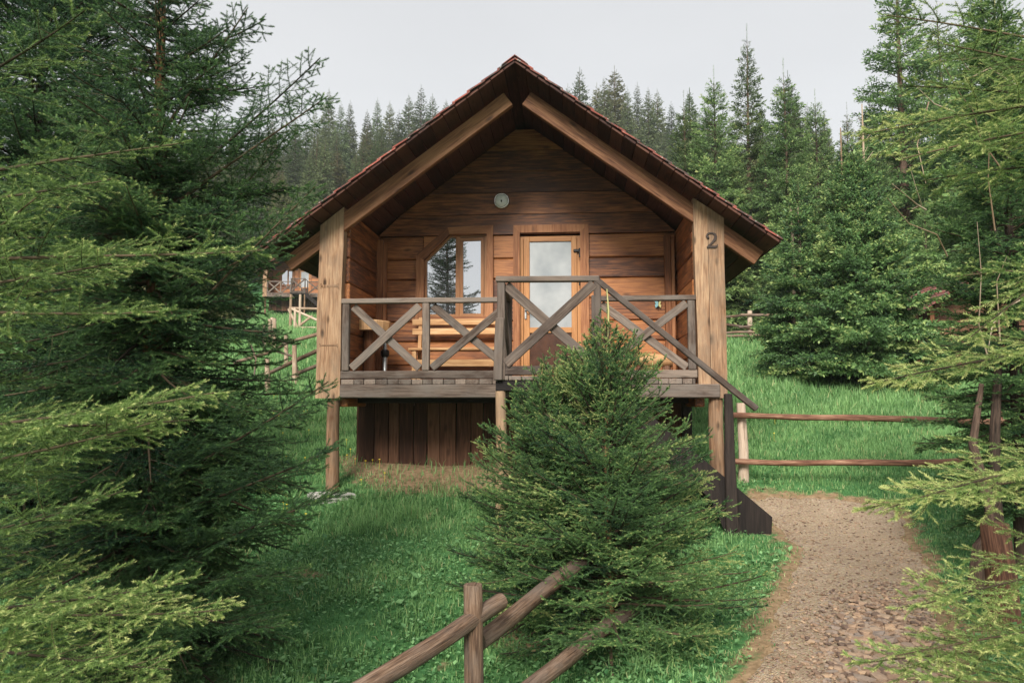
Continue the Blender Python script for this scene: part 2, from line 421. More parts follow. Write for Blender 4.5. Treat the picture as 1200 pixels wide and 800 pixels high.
gcol = ramp(nt, noise(nt, t, 1.3, 8, .7), [(.3, (.035, .10, .035)), (.5, (.055, .17, .055)), (.7, (.11, .22, .075))])
gcol = mixc(nt, .5, gcol, ramp(nt, noise(nt, t, 22, 4, .7), [(.35, (.03, .10, .03)), (.65, (.12, .26, .09))]))
dcol = ramp(nt, noise(nt, t, 14, 7, .7), [(.3, (.15, .10, .055)), (.55, (.29, .20, .115)), (.75, (.40, .29, .19))])
ed = math_(nt, 'ADD', dirt, math_(nt, 'MULTIPLY', math_(nt, 'SUBTRACT', noise(nt, t, 9, 5, .7), .5), .9))
fac = N_rgb2bw(nt, ramp(nt, ed, [(.35, (0, 0, 0)), (.62, (1, 1, 1))]))
nt.links.new(mixc(nt, fac, gcol, dcol), p.inputs['Base Color']); p.inputs['Roughness'].default_value = .95
p.inputs['Specular IOR Level'].default_value = .15
b = N(nt, 'ShaderNodeBump'); b.inputs['Strength'].default_value = .6; b.inputs['Distance'].default_value = .03
nt.links.new(noise(nt, t, 25, 6, .7), b.inputs['Height']); nt.links.new(b.outputs[0], p.inputs['Normal'])
near = (np.abs(vs[:, 0]) < 8) & (vs[:, 1] > 1) & (vs[:, 1] < 14)
tn = np.zeros(len(vs)); tn[near] = soil_mask(vs[near, 0], vs[near, 1])
kind(arrays_mesh('ground', vs, fs, 'meadow_soil', tn, smooth=True), 'structure')

# the dirt path : fine sheet following the same ground
m, nt, p = newmat('path_dirt')
t = N(nt, 'ShaderNodeTexCoord').outputs['Object']
c = ramp(nt, noise(nt, t, 2.2, 6, .65), [(.3, (.22, .165, .112)), (.5, (.33, .255, .178)), (.72, (.43, .345, .25))])
c = mixc(nt, .6, c, ramp(nt, noise(nt, t, 42, 6, .85), [(.36, (.12, .080, .050)), (.5, (.34, .25, .165)), (.64, (.58, .47, .35))]))
vo = N(nt, 'ShaderNodeTexVoronoi'); vo.inputs['Scale'].default_value = 75; nt.links.new(t, vo.inputs[0])
c = mixc(nt, math_(nt, 'MULTIPLY', N_rgb2bw(nt, ramp(nt, vo.outputs['Distance'], [(.2, (1, 1, 1)), (.4, (0, 0, 0))])), .5), c, vo.outputs['Color'], 'SOFT_LIGHT')
nt.links.new(c, p.inputs['Base Color']); p.inputs['Roughness'].default_value = .95; p.inputs['Specular IOR Level'].default_value = .15
b = N(nt, 'ShaderNodeBump'); b.inputs['Strength'].default_value = .8; b.inputs['Distance'].default_value = .012
nt.links.new(math_(nt, 'SUBTRACT', noise(nt, t, 45, 6, .75), vo.outputs['Distance']), b.inputs['Height']); nt.links.new(b.outputs[0], p.inputs['Normal'])
pxs = np.arange(poly[:, 0].min()-.2, poly[:, 0].max()+.2, .035); pys = np.concatenate([np.arange(-12, 2.5, .4), np.arange(2.5, poly[:, 1].max()+.3, .035)])
vs, fs = grid(pxs, pys, lambda x, y: h(x, y)-.012+.006*wob(x, y, 17., 1.)+.004*wob(x, y, 43., 2.)-.03*np.clip(pathd(x, y)/.08+.3, 0, 1))
cen = vs[fs].mean(1); fs = fs[pathd(cen[:, 0], cen[:, 1]) < .03]
used, inv = np.unique(fs, return_inverse=True); vs = vs[used]; fs = inv.reshape(fs.shape)
kind(arrays_mesh('path', vs, fs, 'path_dirt', smooth=True), 'structure')

# ------------------------------------------------------------------ gravel, grass, weeds (uncountable)
rng = np.random.default_rng(11)
def ico():
    import bmesh
    b_ = bmesh.new(); bmesh.ops.create_icosphere(b_, subdivisions=1, radius=1)
    v_ = np.array([q.co[:] for q in b_.verts]); f_ = np.array([[q.index for q in ff.verts] for ff in b_.faces]); b_.free(); return v_, f_
IV, IF = ico()
def stones(P, size, name):
    n = len(P); tv = []; 
    s_ = size[:, None]*np.stack([rng.uniform(.7, 1.3, n), rng.uniform(.5, 1., n), rng.uniform(.28, .6, n)], 1)
    v_ = IV[None]*(1+rng.uniform(-.22, .22, (n, len(IV), 1)))*s_[:, None]
    # cut the top flat on some stones
    v_[:, :, 2] = np.clip(v_[:, :, 2], -1, (s_[:, 2]*rng.uniform(.5, 1., n))[:, None])
    a = rng.uniform(0, 6.28, n); ca, sa = np.cos(a)[:, None], np.sin(a)[:, None]
    tl = rng.normal(0, .25, n)[:, None]
    x, y, z = v_[..., 0], v_[..., 1], v_[..., 2]
    x, z = x*np.cos(tl)-z*np.sin(tl), x*np.sin(tl)+z*np.cos(tl)
    v_ = np.stack([x*ca-y*sa, x*sa+y*ca, z], 2)+P[:, None]
    f_ = IF[None]+(np.arange(n)*len(IV))[:, None, None]
    return v_.reshape(-1, 3), f_.reshape(-1, 3), np.repeat(rng.uniform(0, 1, n), len(IV))
m, nt, p = newmat('gravel_stone')
tn = N(nt, 'ShaderNodeAttribute', attribute_name='tint').outputs['Fac']
t = N(nt, 'ShaderNodeTexCoord').outputs['Object']
c = ramp(nt, tn, [(0, (.13, .095, .080)), (.25, (.27, .19, .135)), (.55, (.42, .31, .22)), (.8, (.27, .24, .22)), (1, (.56, .42, .28))])
c = mixc(nt, .5, c, mixc(nt, noise(nt, t, 40, 4, .7), (.10, .07, .05), (.55, .43, .33)), 'OVERLAY')
nt.links.new(c, p.inputs['Base Color']); p.inputs['Roughness'].default_value = .85
gx = rng.uniform(poly[:, 0].min(), poly[:, 0].max(), 60000); gy = 2.8+(rng.uniform(0, 1, 60000)**1.25)*7
d = pathd(gx, gy)
ctr = ground_at(1035, 790); ct2 = ground_at(1000, 700)
# a loose stone bed along the right half of the path nearer the camera
bedx = np.interp(gy, [3, ctr[1], ct2[1]+.4, 8], [ctr[0]+.0, ctr[0], ct2[0]+.32, ct2[0]+.25])
bed = np.exp(-((gx-bedx)/.36)**2)*np.clip((6.9-gy)/1.6, 0, 1)
pr = .10+.90*bed
k = (d < -.02) & (rng.uniform(0, 1, len(gx)) < pr)
gx, gy, bed = gx[k], gy[k], bed[k]
k = rng.permutation(len(gx))[:11000]; gx, gy, bed = gx[k], gy[k], bed[k]
size = .006+.010*rng.uniform(0, 1, len(gx))**1.5+(.12+bed)*rng.uniform(0, 1, len(gx))**3.2*.046
P = np.stack([gx, gy, h(gx, gy)-.010+size*.22], 1)
v_, f_, t_ = stones(P, size, 'gravel')
kind(arrays_mesh('gravel', v_, f_, 'gravel_stone', t_), 'stuff')

n = 5000
lx_ = rng.uniform(poly[:, 0].min()-.4, poly[:, 0].max()+.4, n); ly_ = rng.uniform(3, 9.5, n); dd = pathd(lx_, ly_)
k = (dd > -.22) & (dd < .12); lx_, ly_ = lx_[k], ly_[k]; n = len(lx_)
a = rng.uniform(0, 6.28, n); ll = rng.uniform(.012, .045, n); D_ = np.stack([np.cos(a), np.sin(a), rng.normal(0, .12, n)], 1); S_ = np.stack([-np.sin(a), np.cos(a), 0*a], 1)*.0022
P_ = np.stack([lx_, ly_, h(lx_, ly_)+.004], 1)
v_ = np.stack([P_-S_, P_+S_, P_+D_*ll[:, None]+S_, P_+D_*ll[:, None]-S_, P_+D_*(ll*.5)[:, None]+V(0, 0, .004)], 1)
f_ = np.array([[0, 1, 4], [1, 2, 4], [2, 3, 4], [3, 0, 4]])[None]+(np.arange(n)*5)[:, None, None]
leafmat('litter', (.10, .05, .025), (.34, .22, .11), trans=0)
kind(arrays_mesh('twig_litter', v_.reshape(-1, 3), f_.reshape(-1, 3), 'litter', np.repeat(rng.uniform(0, 1, n), 5)), 'stuff')

def in_view(x, y, m_=1.0): return (x > -.82*y-m_) & (x < .66*y+m_)
BLOCK = [(X0-2.4, X0+2.3, 10.45, 15.6)]
def keep(x, y, dmin=.02):
    k = in_view(x, y)
    k &= pathd(x, y) > dmin
    for a, b, c_, d_ in BLOCK: k &= ~((x > a) & (x < b) & (y > c_) & (y < d_))
    return k
def blades(x, y, L, wd, tint, lean=.45, seg=2):
    n = len(x); z = ground_h(x, y)-.004
    a = rng.uniform(0, 6.28, n); le = np.abs(rng.normal(0, lean, n))+.08
    dirx, diry = np.cos(a), np.sin(a)
    b0 = rng.uniform(0, 6.28, n); sx, sy = np.cos(b0)*wd/2, np.sin(b0)*wd/2
    P0 = np.stack([x, y, z], 1); S = np.stack([sx, sy, np.zeros(n)], 1); Dh = np.stack([dirx, diry, np.zeros(n)], 1)
    m1 = P0+Dh*(L*le*.28)[:, None]+np.stack([0*x, 0*x, L*.55], 1)
    tip = P0+Dh*(L*le*.95)[:, None]+np.stack([0*x, 0*x, L*(1-.28*le)], 1)
    if seg == 2:
        v_ = np.stack([P0-S, P0+S, m1+S*.8, m1-S*.8, tip], 1)
        f_ = np.array([[0, 1, 2], [0, 2, 3], [3, 2, 4]])
        nv = 5
    else:
        v_ = np.stack([P0-S, P0+S, tip], 1); f_ = np.array([[0, 1, 2]]); nv = 3
    ff = f_[None]+(np.arange(n)*nv)[:, None, None]
    return v_.reshape(-1, 3), ff.reshape(-1, 3), np.repeat(tint, nv)
def merge(parts):
    V_, F_, T_ = [], [], []; o = 0
    for v_, f_, t_ in parts: V_.append(v_); F_.append(f_+o); T_.append(t_); o += len(v_)
    return np.concatenate(V_), np.concatenate(F_), np.concatenate(T_)
parts = []
# near lawn
n = 300000
y = 2.6+rng.uniform(0, 1, n)**.85*11.5; x = rng.uniform(-1, 1, n)*(.80*y+1.2)-.07*y
sm_ = soil_mask(x, y); patch = wob(x, y, 2.6, 3.)+.5*wob(x, y, 7., 1.)
k = keep(x, y, -.10) & (rng.uniform(0, 1, n) > sm_*.80) & ((pathd(x, y) > .06) | (rng.uniform(0, 1, n) < .28+.5*wob(x, y, 9., 4.)))
x, y, patch, sm_ = x[k], y[k], patch[k], sm_[k]
# tall tufts where the photograph shows them: below the deck and beside the first pile
def near_px(x, y, px, py, r):
    g_ = ground_at(px, py); return np.exp(-((x-g_[0])**2+(y-g_[1])**2)/r**2)
tall = np.clip(near_px(x, y, 520, 585, .55)+near_px(x, y, 440, 600, .5)+near_px(x, y, 470, 590, .4)+near_px(x, y, 405, 620, .4)+.6*near_px(x, y, 560, 600, .4), 0, 1)
tall = np.maximum(tall, np.clip((y-9.3)/2, 0, .55))
tuft = np.clip(wob(x, y, 5.5, 8.)+.6*wob(x, y, 12., 2.)-.25, 0, 1)
L = (.028+.042*rng.uniform(0, 1, len(x))**1.5)*(1+.8*np.clip(patch, -.6, 1))+tuft*.13*rng.uniform(.3, 1, len(x))+tall*.12*rng.uniform(.3, 1, len(x))
L *= np.clip(.45+np.clip(pathd(x, y), 0, .5)*1.6, 0, 1)
ti = np.clip(.34+.20*rng.normal(0, 1, len(x))+.30*patch+.15*tall, 0, .72)
dry = rng.uniform(0, 1, len(x)) < .05+.30*np.clip(wob(x, y, 2.1, 15.)+.4*wob(x, y, 6., 2.)-.25, 0, 1)+.10*sm_+.30*np.clip(.3-np.abs(pathd(x, y)-.15), 0, 1)*2
ti[dry] = rng.uniform(.75, 1, dry.sum())
parts.append(blades(x, y, L, .0045+.0025*rng.uniform(0, 1, len(x))+.0003*y, ti, .5))
# the slope behind
n = 330000
y = 13+rng.uniform(0, 1, n)**1.5*50; x = rng.uniform(-1, 1, n)*(.75*y+1)-.07*y
k = keep(x, y); x, y = x[k], y[k]; patch = wob(x, y, 1.3, 6.)+.5*wob(x, y, 4., 1.)
L = (.09+.10*rng.uniform(0, 1, len(x)))*(1+y/60)*(1+.5*np.clip(patch, -.5, 1))
ti = np.clip(.40+.15*rng.normal(0, 1, len(x))+.2*patch, 0, .75)
dry = rng.uniform(0, 1, len(x)) < .05; ti[dry] = rng.uniform(.75, .95, dry.sum())
parts.append(blades(x, y, L, .012+.0014*y, ti, .5, seg=1))
v_, f_, t_ = merge(parts); kind(arrays_mesh('grass', v_, f_, 'grass_blade', t_), 'stuff')
# broad-leaved ground cover
n = 100000
y = 3.2+rng.uniform(0, 1, n)**1.0*7.5; x = rng.uniform(-1, 1, n)*(.78*y+.8)-.07*y
cl = wob(x, y, 1.7, 11.)+.6*wob(x, y, 5., 3.)
k = keep(x, y, .05) & (rng.uniform(0, 1, n) < np.clip(.45+cl*.9+np.clip((8.0-y)/4, 0, .5), .05, 1)) & (rng.uniform(0, 1, n) > soil_mask(x, y))
x, y = x[k], y[k]; n = len(x)
z = ground_h(x, y)+rng.uniform(.01, .06, n); a = rng.uniform(0, 6.28, n); el = rng.uniform(-.1, .9, n)
Ln = rng.uniform(.016, .046, n)*np.where(rng.uniform(0, 1, n) < .06, 1.9, 1); W_ = Ln*rng.uniform(.22, .42, n)
D_ = np.stack([np.cos(a)*np.cos(el), np.sin(a)*np.cos(el), np.sin(el)], 1); S_ = np.stack([-np.sin(a), np.cos(a), rng.uniform(-.3, .3, n)], 1)
P_ = np.stack([x, y, z], 1); Up = np.cross(D_, S_)
v_ = np.stack([P_, P_+D_*(Ln*.45)[:, None]+S_*W_[:, None], P_+D_*Ln[:, None]-V(0, 0, 1)*(Ln*.15)[:, None], P_+D_*(Ln*.45)[:, None]-S_*W_[:, None], P_+D_*(Ln*.5)[:, None]-Up*(W_*.3)[:, None]], 1)
f_ = np.array([[0, 1, 4], [1, 2, 4], [2, 3, 4], [3, 0, 4]])[None]+(np.arange(n)*5)[:, None, None]
kind(arrays_mesh('ground_cover_leaves', v_.reshape(-1, 3), f_.reshape(-1, 3), 'weed_leaf', np.repeat(np.clip(rng.normal(.42, .22, n), 0, 1), 5)), 'stuff')

# ------------------------------------------------------------------ the cabin
FY = 9.40                                   # front face of the gable posts
BY = 11.0                                   # porch back wall
ZF = 1.896                                  # porch floor
RW, RZ, SL = 3.10, 5.79, .737               # roof half width, ridge height, slope
RY0, RY1 = 9.0, 15.6
cab = empty('cabin', (X0, FY, .5))
tag(cab, 'brown wooden cabin on stilts with a gabled porch and the number 2 on its post', 'cabin')
def A(x): return X0+x
def roofz(x, off=0): return RZ-SL*abs(x)-off
COS = 1/math.sqrt(1+SL*SL)

# roof slopes: overlapping rows of shingles
for sgn in (-1, 1):
    mb = MB(); rr_ = random.Random(9+sgn); nrow = 17
    Ls = RW/COS; row = Ls/nrow
    for i in range(nrow):
        s0, s1 = i*row, (i+1)*row+.05
        y_ = RY0-rr_.uniform(0, .012); j = 0
        while y_ < RY1:
            wid = min(rr_.uniform(.30, .36), RY1-y_); 
            if wid < .05: break
            e = rr_.uniform(-.012, .014)
            def pt(s_, yy, lift): 
                xx = sgn*s_*COS; zz = RZ-.012-s_*SL*COS+lift
                return V(A(xx), yy, zz)
            l0, l1 = .004, .026+rr_.uniform(0, .008); th = .020
            a0_, a1_ = s0, min(s1+e, Ls+.02+rr_.uniform(-.004, .01))
            vs_ = [pt(a0_, y_, l0), pt(a1_, y_, l1), pt(a1_, y_+wid-.004, l1), pt(a0_, y_+wid-.004, l0)]
            vs_ = vs_+[q-V(0, 0, th) for q in vs_]
            fs_ = [(0, 1, 2, 3), (7, 6, 5, 4), (0, 4, 5, 1), (1, 5, 6, 2), (2, 6, 7, 3), (3, 7, 4, 0)]
            mb.add(vs_, fs_, [(q[1], q[0], q[2]) for q in vs_], False, rr_.random())
            y_ += wid; j += 1
    rf = mb.build('roof_slope', 'shingle', cab)
    # boards under the shingles, running towards the back
    mb = MB(); s_ = .0; k = 0
    while s_ < Ls-.02:
        wd_ = min(rr_.uniform(.165, .20), Ls-s_)
        c_ = s_+wd_/2; xx = sgn*c_*COS; zz = RZ-.045-c_*SL*COS
        nrm = V(sgn*SL*COS, 0, COS)
        mb.beam((A(xx), RY0+.012+rr_.uniform(0, .015), zz-.003), (A(xx), RY1-.02, zz-.003), wd_-.010, .026+rr_.uniform(0, .004), nrm, .004)
        s_ += wd_; k += 1
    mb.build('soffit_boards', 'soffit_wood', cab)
mb = MB()
y_ = RY0-.02
while y_ < RY1:
    for sgn in (-1, 1):
        vs_ = [V(A(0), y_, RZ+.022), V(A(sgn*.16), y_, RZ-.16*SL+.020), V(A(sgn*.16), y_+.26, RZ-.16*SL+.024), V(A(0), y_+.26, RZ+.026)]
        vs_ += [q-V(0, 0, .010) for q in vs_]
        mb.add(vs_, [(0, 1, 2, 3), (7, 6, 5, 4), (0, 4, 5, 1), (1, 5, 6, 2), (2, 6, 7, 3), (3, 7, 4, 0)], [(q[1], q[0], q[2]) for q in vs_])
    y_ += .245
mb.build('ridge_cap', 'shingle', cab)
# rafters
for sgn in (-1, 1):
    mb = MB(); d_ = V(sgn, 0, -SL)*COS; nn = V(sgn*SL*COS, 0, COS)
    p0 = V(A(0), FY+.065, 5.405)+nn*.0975; p1 = p0+d_*(2.885/COS)
    p0 = p0+d_*(.0975*SL) if sgn > 0 else p0+d_*(.0975*SL+.0)
    mb.beam(p0, p1, .09, .195, nn, .006, warp=.004)
    mb.build('rafter', 'rafter_wood', cab)
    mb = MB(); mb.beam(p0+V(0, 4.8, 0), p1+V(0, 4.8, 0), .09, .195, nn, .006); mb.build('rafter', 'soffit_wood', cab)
# front posts (wide plank ends of the side walls)
def zs(x): return roofz(x-X0)-.075
pl0, pl1 = -3.19, -2.875
mb = MB()
mb.prism([(pl0, 1.66), (pl1-.005, 1.66), (pl1, 2.4), (pl1-.008, 3.0), (pl1+.012, 3.6), (pl1+.006, zs(pl1)), (pl0+.02, zs(pl0)), (pl0+.012, 3.3), (pl0-.004, 2.7), (pl0+.006, 2.2)], FY, FY+.15)
for z0_, z1_ in ((2.30, 2.34), (3.04, 3.10)):   # axe-hewn ridges
    mb.box(pl0+.03, pl1-.03, FY-.004, FY+.02, z0_, z1_, 'z', .016)
mb.build('front_post', 'post_wood', cab)
pr0, pr1 = 1.515, 1.87
pm = 1.675
mb = MB()
mb.prism([(pr0+.015, 1.66), (pm-.002, 1.66), (pm-.003, 3.), (pm-.002, zs(pm)), (pr0-.012, zs(pr0)+.0), (pr0-.004, 3.2), (pr0+.012, 2.4)], FY, FY+.14, .7)
mb.prism([(pm+.002, 1.66), (pr1-.004, 1.66), (pr1, 2.6), (pr1-.008, 3.3), (pr1, zs(pr1)), (pm+.002, zs(pm))], FY-.004, FY+.136, .45)
mb.build('front_post', 'post_wood', cab)
# courses of planks
def courses(z0_, z1_, hh, seed):
    r_ = random.Random(seed); z_ = z0_; out_ = []
    while z_ < z1_-.03:
        q = min(r_.uniform(hh*.9, hh*1.1), z1_-z_); out_.append((z_, z_+q)); z_ += q
    return out_
for sgn in (-1, 1):
    mb = MB(); xa, xb = sorted((A(sgn*2.16), A(sgn*2.28)))
    for k, (a, b_) in enumerate(courses(1.55, roofz(2.2)-.10, .30, 5)):
        mb.box(xa+(.004 if k % 2 else -.003), xb, FY+.142, RY1-.7, a+.004, min(b_, roofz(2.28)-.09)-.004, 'y', .014, warp=.004)
    mb.build('side_wall', 'wall_wood', cab)
# back wall of the porch, with openings for window and door left behind their frames
win_out = [at(*q, BY-.03) for q in ((487, 378), (488, 299), (525, 267), (578, 264), (578, 378))]
win_in = [at(*q, BY-.03) for q in ((497, 371), (497, 305), (527, 275), (570.5, 274), (570.5, 371))]
dT = at(645, 263.6, BY-.03)[2]; dx0, dx1 = at(601.5, 300, BY-.03)[0], at(690, 300, BY-.03)[0]
di0, di1, diT = at(609.3, 300, BY)[0], at(680, 300, BY)[0], at(645, 273, BY)[2]
wx0, wx1 = win_in[0][0], win_in[3][0]; wz0, wz1 = win_in[0][2], win_in[2][2]
mb = MB()
cs = courses(ZF-.05, 5.62, .315, 8)
for k, (a, b_) in enumerate(cs):
    half = min(2.16, (RZ-.09-b_)/SL); halfb = min(2.16, (RZ-.09-a)/SL)
    half = max(half, .02)
    proud = .0 if b_ < 4.2 else .025
    spans = [(A(-half), A(half))]
    def cut(spans, c0, c1):
        o_ = []
        for s0, s1 in spans:
            if c1 <= s0 or c0 >= s1: o_.append((s0, s1)); continue
            if c0-s0 > .03: o_.append((s0, c0))
            if s1-c1 > .03: o_.append((c1, s1))
        return o_
    jit = rs.uniform(-.004, .004); ya, yb = BY-proud+jit, BY+.12
    if half < halfb-.01:
        mb.prism([(A(-halfb), a+.004), (A(halfb), a+.004), (A(half), b_-.004), (A(-half), b_-.004)], ya, yb, ax='x'); continue
    if a < diT:
        spans = cut(spans, di0-.02, di1+.02)
        if b_ > diT+.02: mb.box(di0-.017, di1+.017, ya, yb, diT+.01, b_-.004, 'x', .004)
    if b_ > wz0 and a < wz1:
        zd0, zd1 = win_in[1][2], win_in[2][2]; xd1 = win_in[2][0]
        if b_ <= zd0+.02: spans = cut(spans, wx0-.02, wx1+.02)
        else:
            spans = cut(spans, wx0-.02, wx1+.02)
            ed_ = lambda z: wx0+(xd1-wx0)*min(1, max(0, (z-zd0)/(zd1-zd0)))
            za_, zb_ = max(a, zd0), min(b_-.004, zd1)
            if zb_ > za_: mb.prism([(wx0-.018, za_), (ed_(za_)-.03, za_), (ed_(zb_)-.03, zb_), (wx0-.018, zb_)], ya, yb, ax='x')
            if b_ > zd1+.02: mb.prism([(wx0-.018, zd1+.002), (wx1+.018, zd1+.002), (wx1+.018, b_-.004), (wx0-.018, b_-.004)], ya, yb, ax='x')
    for s0, s1 in spans:
        mb.box(s0, s1, BY-proud+jit, BY+.12, a+.004, b_-.004, 'x', .016, warp=.004)
mb.build('porch_wall', 'wall_wood', cab)
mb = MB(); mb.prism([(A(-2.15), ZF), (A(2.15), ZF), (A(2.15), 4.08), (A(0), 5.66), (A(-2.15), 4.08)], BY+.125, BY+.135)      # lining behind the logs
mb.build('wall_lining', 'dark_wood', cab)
# rear gable wall
mb = MB()
for k, (a, b_) in enumerate(courses(1.4, 5.6, .31, 3)):
    half = max(min(2.16, (RZ-.10-b_+.03)/SL), .1); mb.box(A(-half), A(half), RY1-.82, RY1-.70, a+.004, b_-.004, 'x', .014)
mb.build('rear_wall', 'wall_wood', cab)
# corner boards in the porch
for px0, px1 in ((441, 453), (779, 791)):
    x0_, x1_ = at(px0, 330, BY-.08)[0], at(px1, 330, BY-.08)[0]
    mb = MB(); mb.box(x0_, x0_+(x1_-x0_)*.62, BY-.10, BY-.03, ZF, 3.98, 'z', .006, warp=.006)
    mb.box(x0_+(x1_-x0_)*.64, x1_, BY-.085, BY-.03, ZF, 3.92, 'z', .006, warp=.006)
    mb.build('corner_board', 'trim_wood', cab)

# window
win = empty('window', (0, 0, 0)); 
def child_empty(name, parent):
    o = bpy.data.objects.new(name, None); C.objects.link(o); o.parent = parent; return o
bpy.data.objects.remove(win)
def strip(mb, a, b_, wd_, y0_, y1_, ext=0):
    """flat board between two points of the wall plane"""
    a = V(a[0], (y0_+y1_)/2, a[2]); b_ = V(b_[0], (y0_+y1_)/2, b_[2]); d_ = (b_-a)/np.linalg.norm(b_-a)
    mb.beam(a-d_*ext, b_+d_*ext, y1_-y0_, wd_, np.cross(V(0, 1, 0), d_), .004)
mb = MB()
o_ = win_out; i_ = win_in
mid = [(np.array(a)+np.array(b_))/2 for a, b_ in zip(o_, i_)]
for a, b_ in ((0, 1), (1, 2), (2, 3), (3, 4), (4, 0)):
    mb.add([V(o_[a][0], BY-.06, o_[a][2]), V(o_[b_][0], BY-.06, o_[b_][2]), V(i_[b_][0], BY-.06, i_[b_][2]), V(i_[a][0], BY-.06, i_[a][2]),
            V(o_[a][0], BY-.0, o_[a][2]), V(o_[b_][0], BY-.0, o_[b_][2]), V(i_[b_][0], BY+.04, i_[b_][2]), V(i_[a][0], BY+.04, i_[a][2])],
           [(3, 2, 1, 0), (0, 1, 5, 4), (2, 3, 7, 6), (0, 4, 7, 3), (1, 2, 6, 5)],
           [(np.linalg.norm(np.array(q)-np.array(o_[a])), e_*.1, 0) for q, e_ in ((o_[a], 0), (o_[b_], 0), (i_[b_], 1), (i_[a], 1), (o_[a], 0), (o_[b_], 0), (i_[b_], 1), (i_[a], 1))])
window = mb.build('window', 'trim_wood', cab)
# pvc frame following the opening
mb = MB()
def wpt(px, py, y_=BY): q = at(px, py, y_); return q
fr = [wpt(497, 371), wpt(497, 305), wpt(527, 275), wpt(570.5, 274), wpt(570.5, 371)]
def ring(mb, pts, wd_, y0_, y1_):
    n_ = len(pts); cen_ = sum(np.array(q) for q in pts)/n_
    ins = []
    for i in range(n_):
        a, b_, c_ = np.array(pts[i-1]), np.array(pts[i]), np.array(pts[(i+1) % n_])
        d1 = (b_-a)/np.linalg.norm(b_-a); d2 = (c_-b_)/np.linalg.norm(c_-b_)
        n1 = V(d1[2], 0, -d1[0]); n2 = V(d2[2], 0, -d2[0])
        if n1@(cen_-b_) < 0: n1, n2 = -n1, -n2
        bis = n1+n2; bis /= np.linalg.norm(bis); ins.append(b_+bis*wd_/max(.3, bis@n1))
    for i in range(n_):
        j = (i+1) % n_; a, b_, c_, e_ = pts[i], pts[j], ins[j], ins[i]
        mb.add([V(q[0], yy, q[2]) for yy in (y0_, y1_) for q in (a, b_, c_, e_)],
               [(3, 2, 1, 0), (4, 5, 6, 7), (0, 1, 5, 4), (2, 3, 7, 6)],
               [(np.linalg.norm(np.array(q)-np.array(a)), e2*.05, yy) for yy in (0, .05) for q, e2 in ((a, 0), (b_, 0), (c_, 1), (e_, 1))])
    return ins
ring(mb, fr, .038, BY+.015, BY+.07)
q0, q1 = wpt(534, 280), wpt(543, 371)
mb.box(q0[0], q1[0]-.055, BY+.010, BY+.07, q1[2], q0[2]+.03, 'z', .004)
sash = [wpt(539, 371), wpt(539, 279), wpt(567, 278), wpt(567, 371)]
sin_ = ring(mb, sash, .045, BY+.0, BY+.05)
mb.build('window_frame', 'frame_wood', window)
mb = MB(); g = [wpt(498, 371, BY+.05), wpt(498, 306, BY+.05), wpt(527, 277, BY+.05), wpt(536, 277, BY+.05), wpt(536, 371, BY+.05)]
mb.prism([(q[0], q[2]) for q in g][::-1], BY+.045, BY+.055); mb.build('window_pane', 'window_glass', window)
mb = MB(); g = [wpt(543, 370, BY+.03), wpt(543, 282, BY+.03), wpt(564, 281, BY+.03), wpt(564, 370, BY+.03)]
mb.prism([(q[0], q[2]) for q in g][::-1], BY+.025, BY+.035); mb.build('window_pane', 'window_glass', window)

# door
mb = MB()
y0_, y1_ = BY-.055, BY+.03
tw = di0-dx0
for a, b_ in (((dx0, ZF), (dx0, dT)), ((dx0, dT), (dx1, dT)), ((dx1, dT), (dx1, ZF))):
    pass
mb.prism([(dx0, ZF), (di0, ZF), (di0, diT), (dx0, dT)], y0_, y1_)
mb.prism([(dx0, dT), (di0, diT), (di1, diT), (dx1, dT)], y0_, y1_)
mb.prism([(di1, ZF), (dx1, ZF), (dx1, dT), (di1, diT)], y0_, y1_)
door = mb.build('door', 'trim_wood', cab)
mb = MB()
ring(mb, [V(di0, 0, ZF), V(di0, 0, diT-.04), V(di1, 0, diT-.04), V(di1, 0, ZF)], .045, BY+.02, BY+.08)
lx0, lx1 = at(613.5, 300, BY)[0], at(676, 300, BY)[0]; lT = at(640, 277, BY)[2]
gx0, gx1 = at(620.6, 300, BY)[0], at(669.4, 300, BY)[0]; gT, gB = at(640, 283, BY)[2], at(640, 383.5, BY)[2]; g2 = at(640, 390, BY)[2]
mb.box(lx0, gx0, BY-.002, BY+.06, ZF+.01, lT, 'z', .005); mb.box(gx1, lx1, BY-.002, BY+.06, ZF+.01, lT, 'z', .005)
mb.box(gx0, gx1, BY-.001, BY+.06, gT, lT, 'x', .005); mb.box(gx0, gx1, BY-.001, BY+.06, g2, gB, 'x', .005)
mb.box(gx0, gx1, BY-.001, BY+.06, ZF+.01, ZF+.14, 'x', .005)
mb.build('door_leaf', 'door_wood', door)
mb = MB(); mb.prism([(gx0-.01, gB-.01), (gx1+.01, gB-.01), (gx1+.01, gT+.01), (gx0-.01, gT+.01)], BY+.022, BY+.034); mb.build('glass_pane', 'frosted_glass', door)
mb = MB(); mb.prism([(gx0-.01, ZF+.13), (gx1+.01, ZF+.13), (gx1+.01, g2+.01), (gx0-.01, g2+.01)], BY+.022, BY+.034); mb.build('lower_panel', 'lower_panel', door)
mb = MB(); q = at(616, 366, BY)
mb.box(q[0]-.016, q[0]+.016, BY-.02, BY-.002, q[2]-.10, q[2]+.08, 'z', .006)
mb.tube([(q[0], BY-.01, q[2]+.02), (q[0], BY-.055, q[2]+.02), (q[0]+.02, BY-.06, q[2]+.02), (q[0]+.11, BY-.06, q[2]+.015)], [.009, .009, .009, .008], 8)
mb.build('handle', 'grey_metal', door)
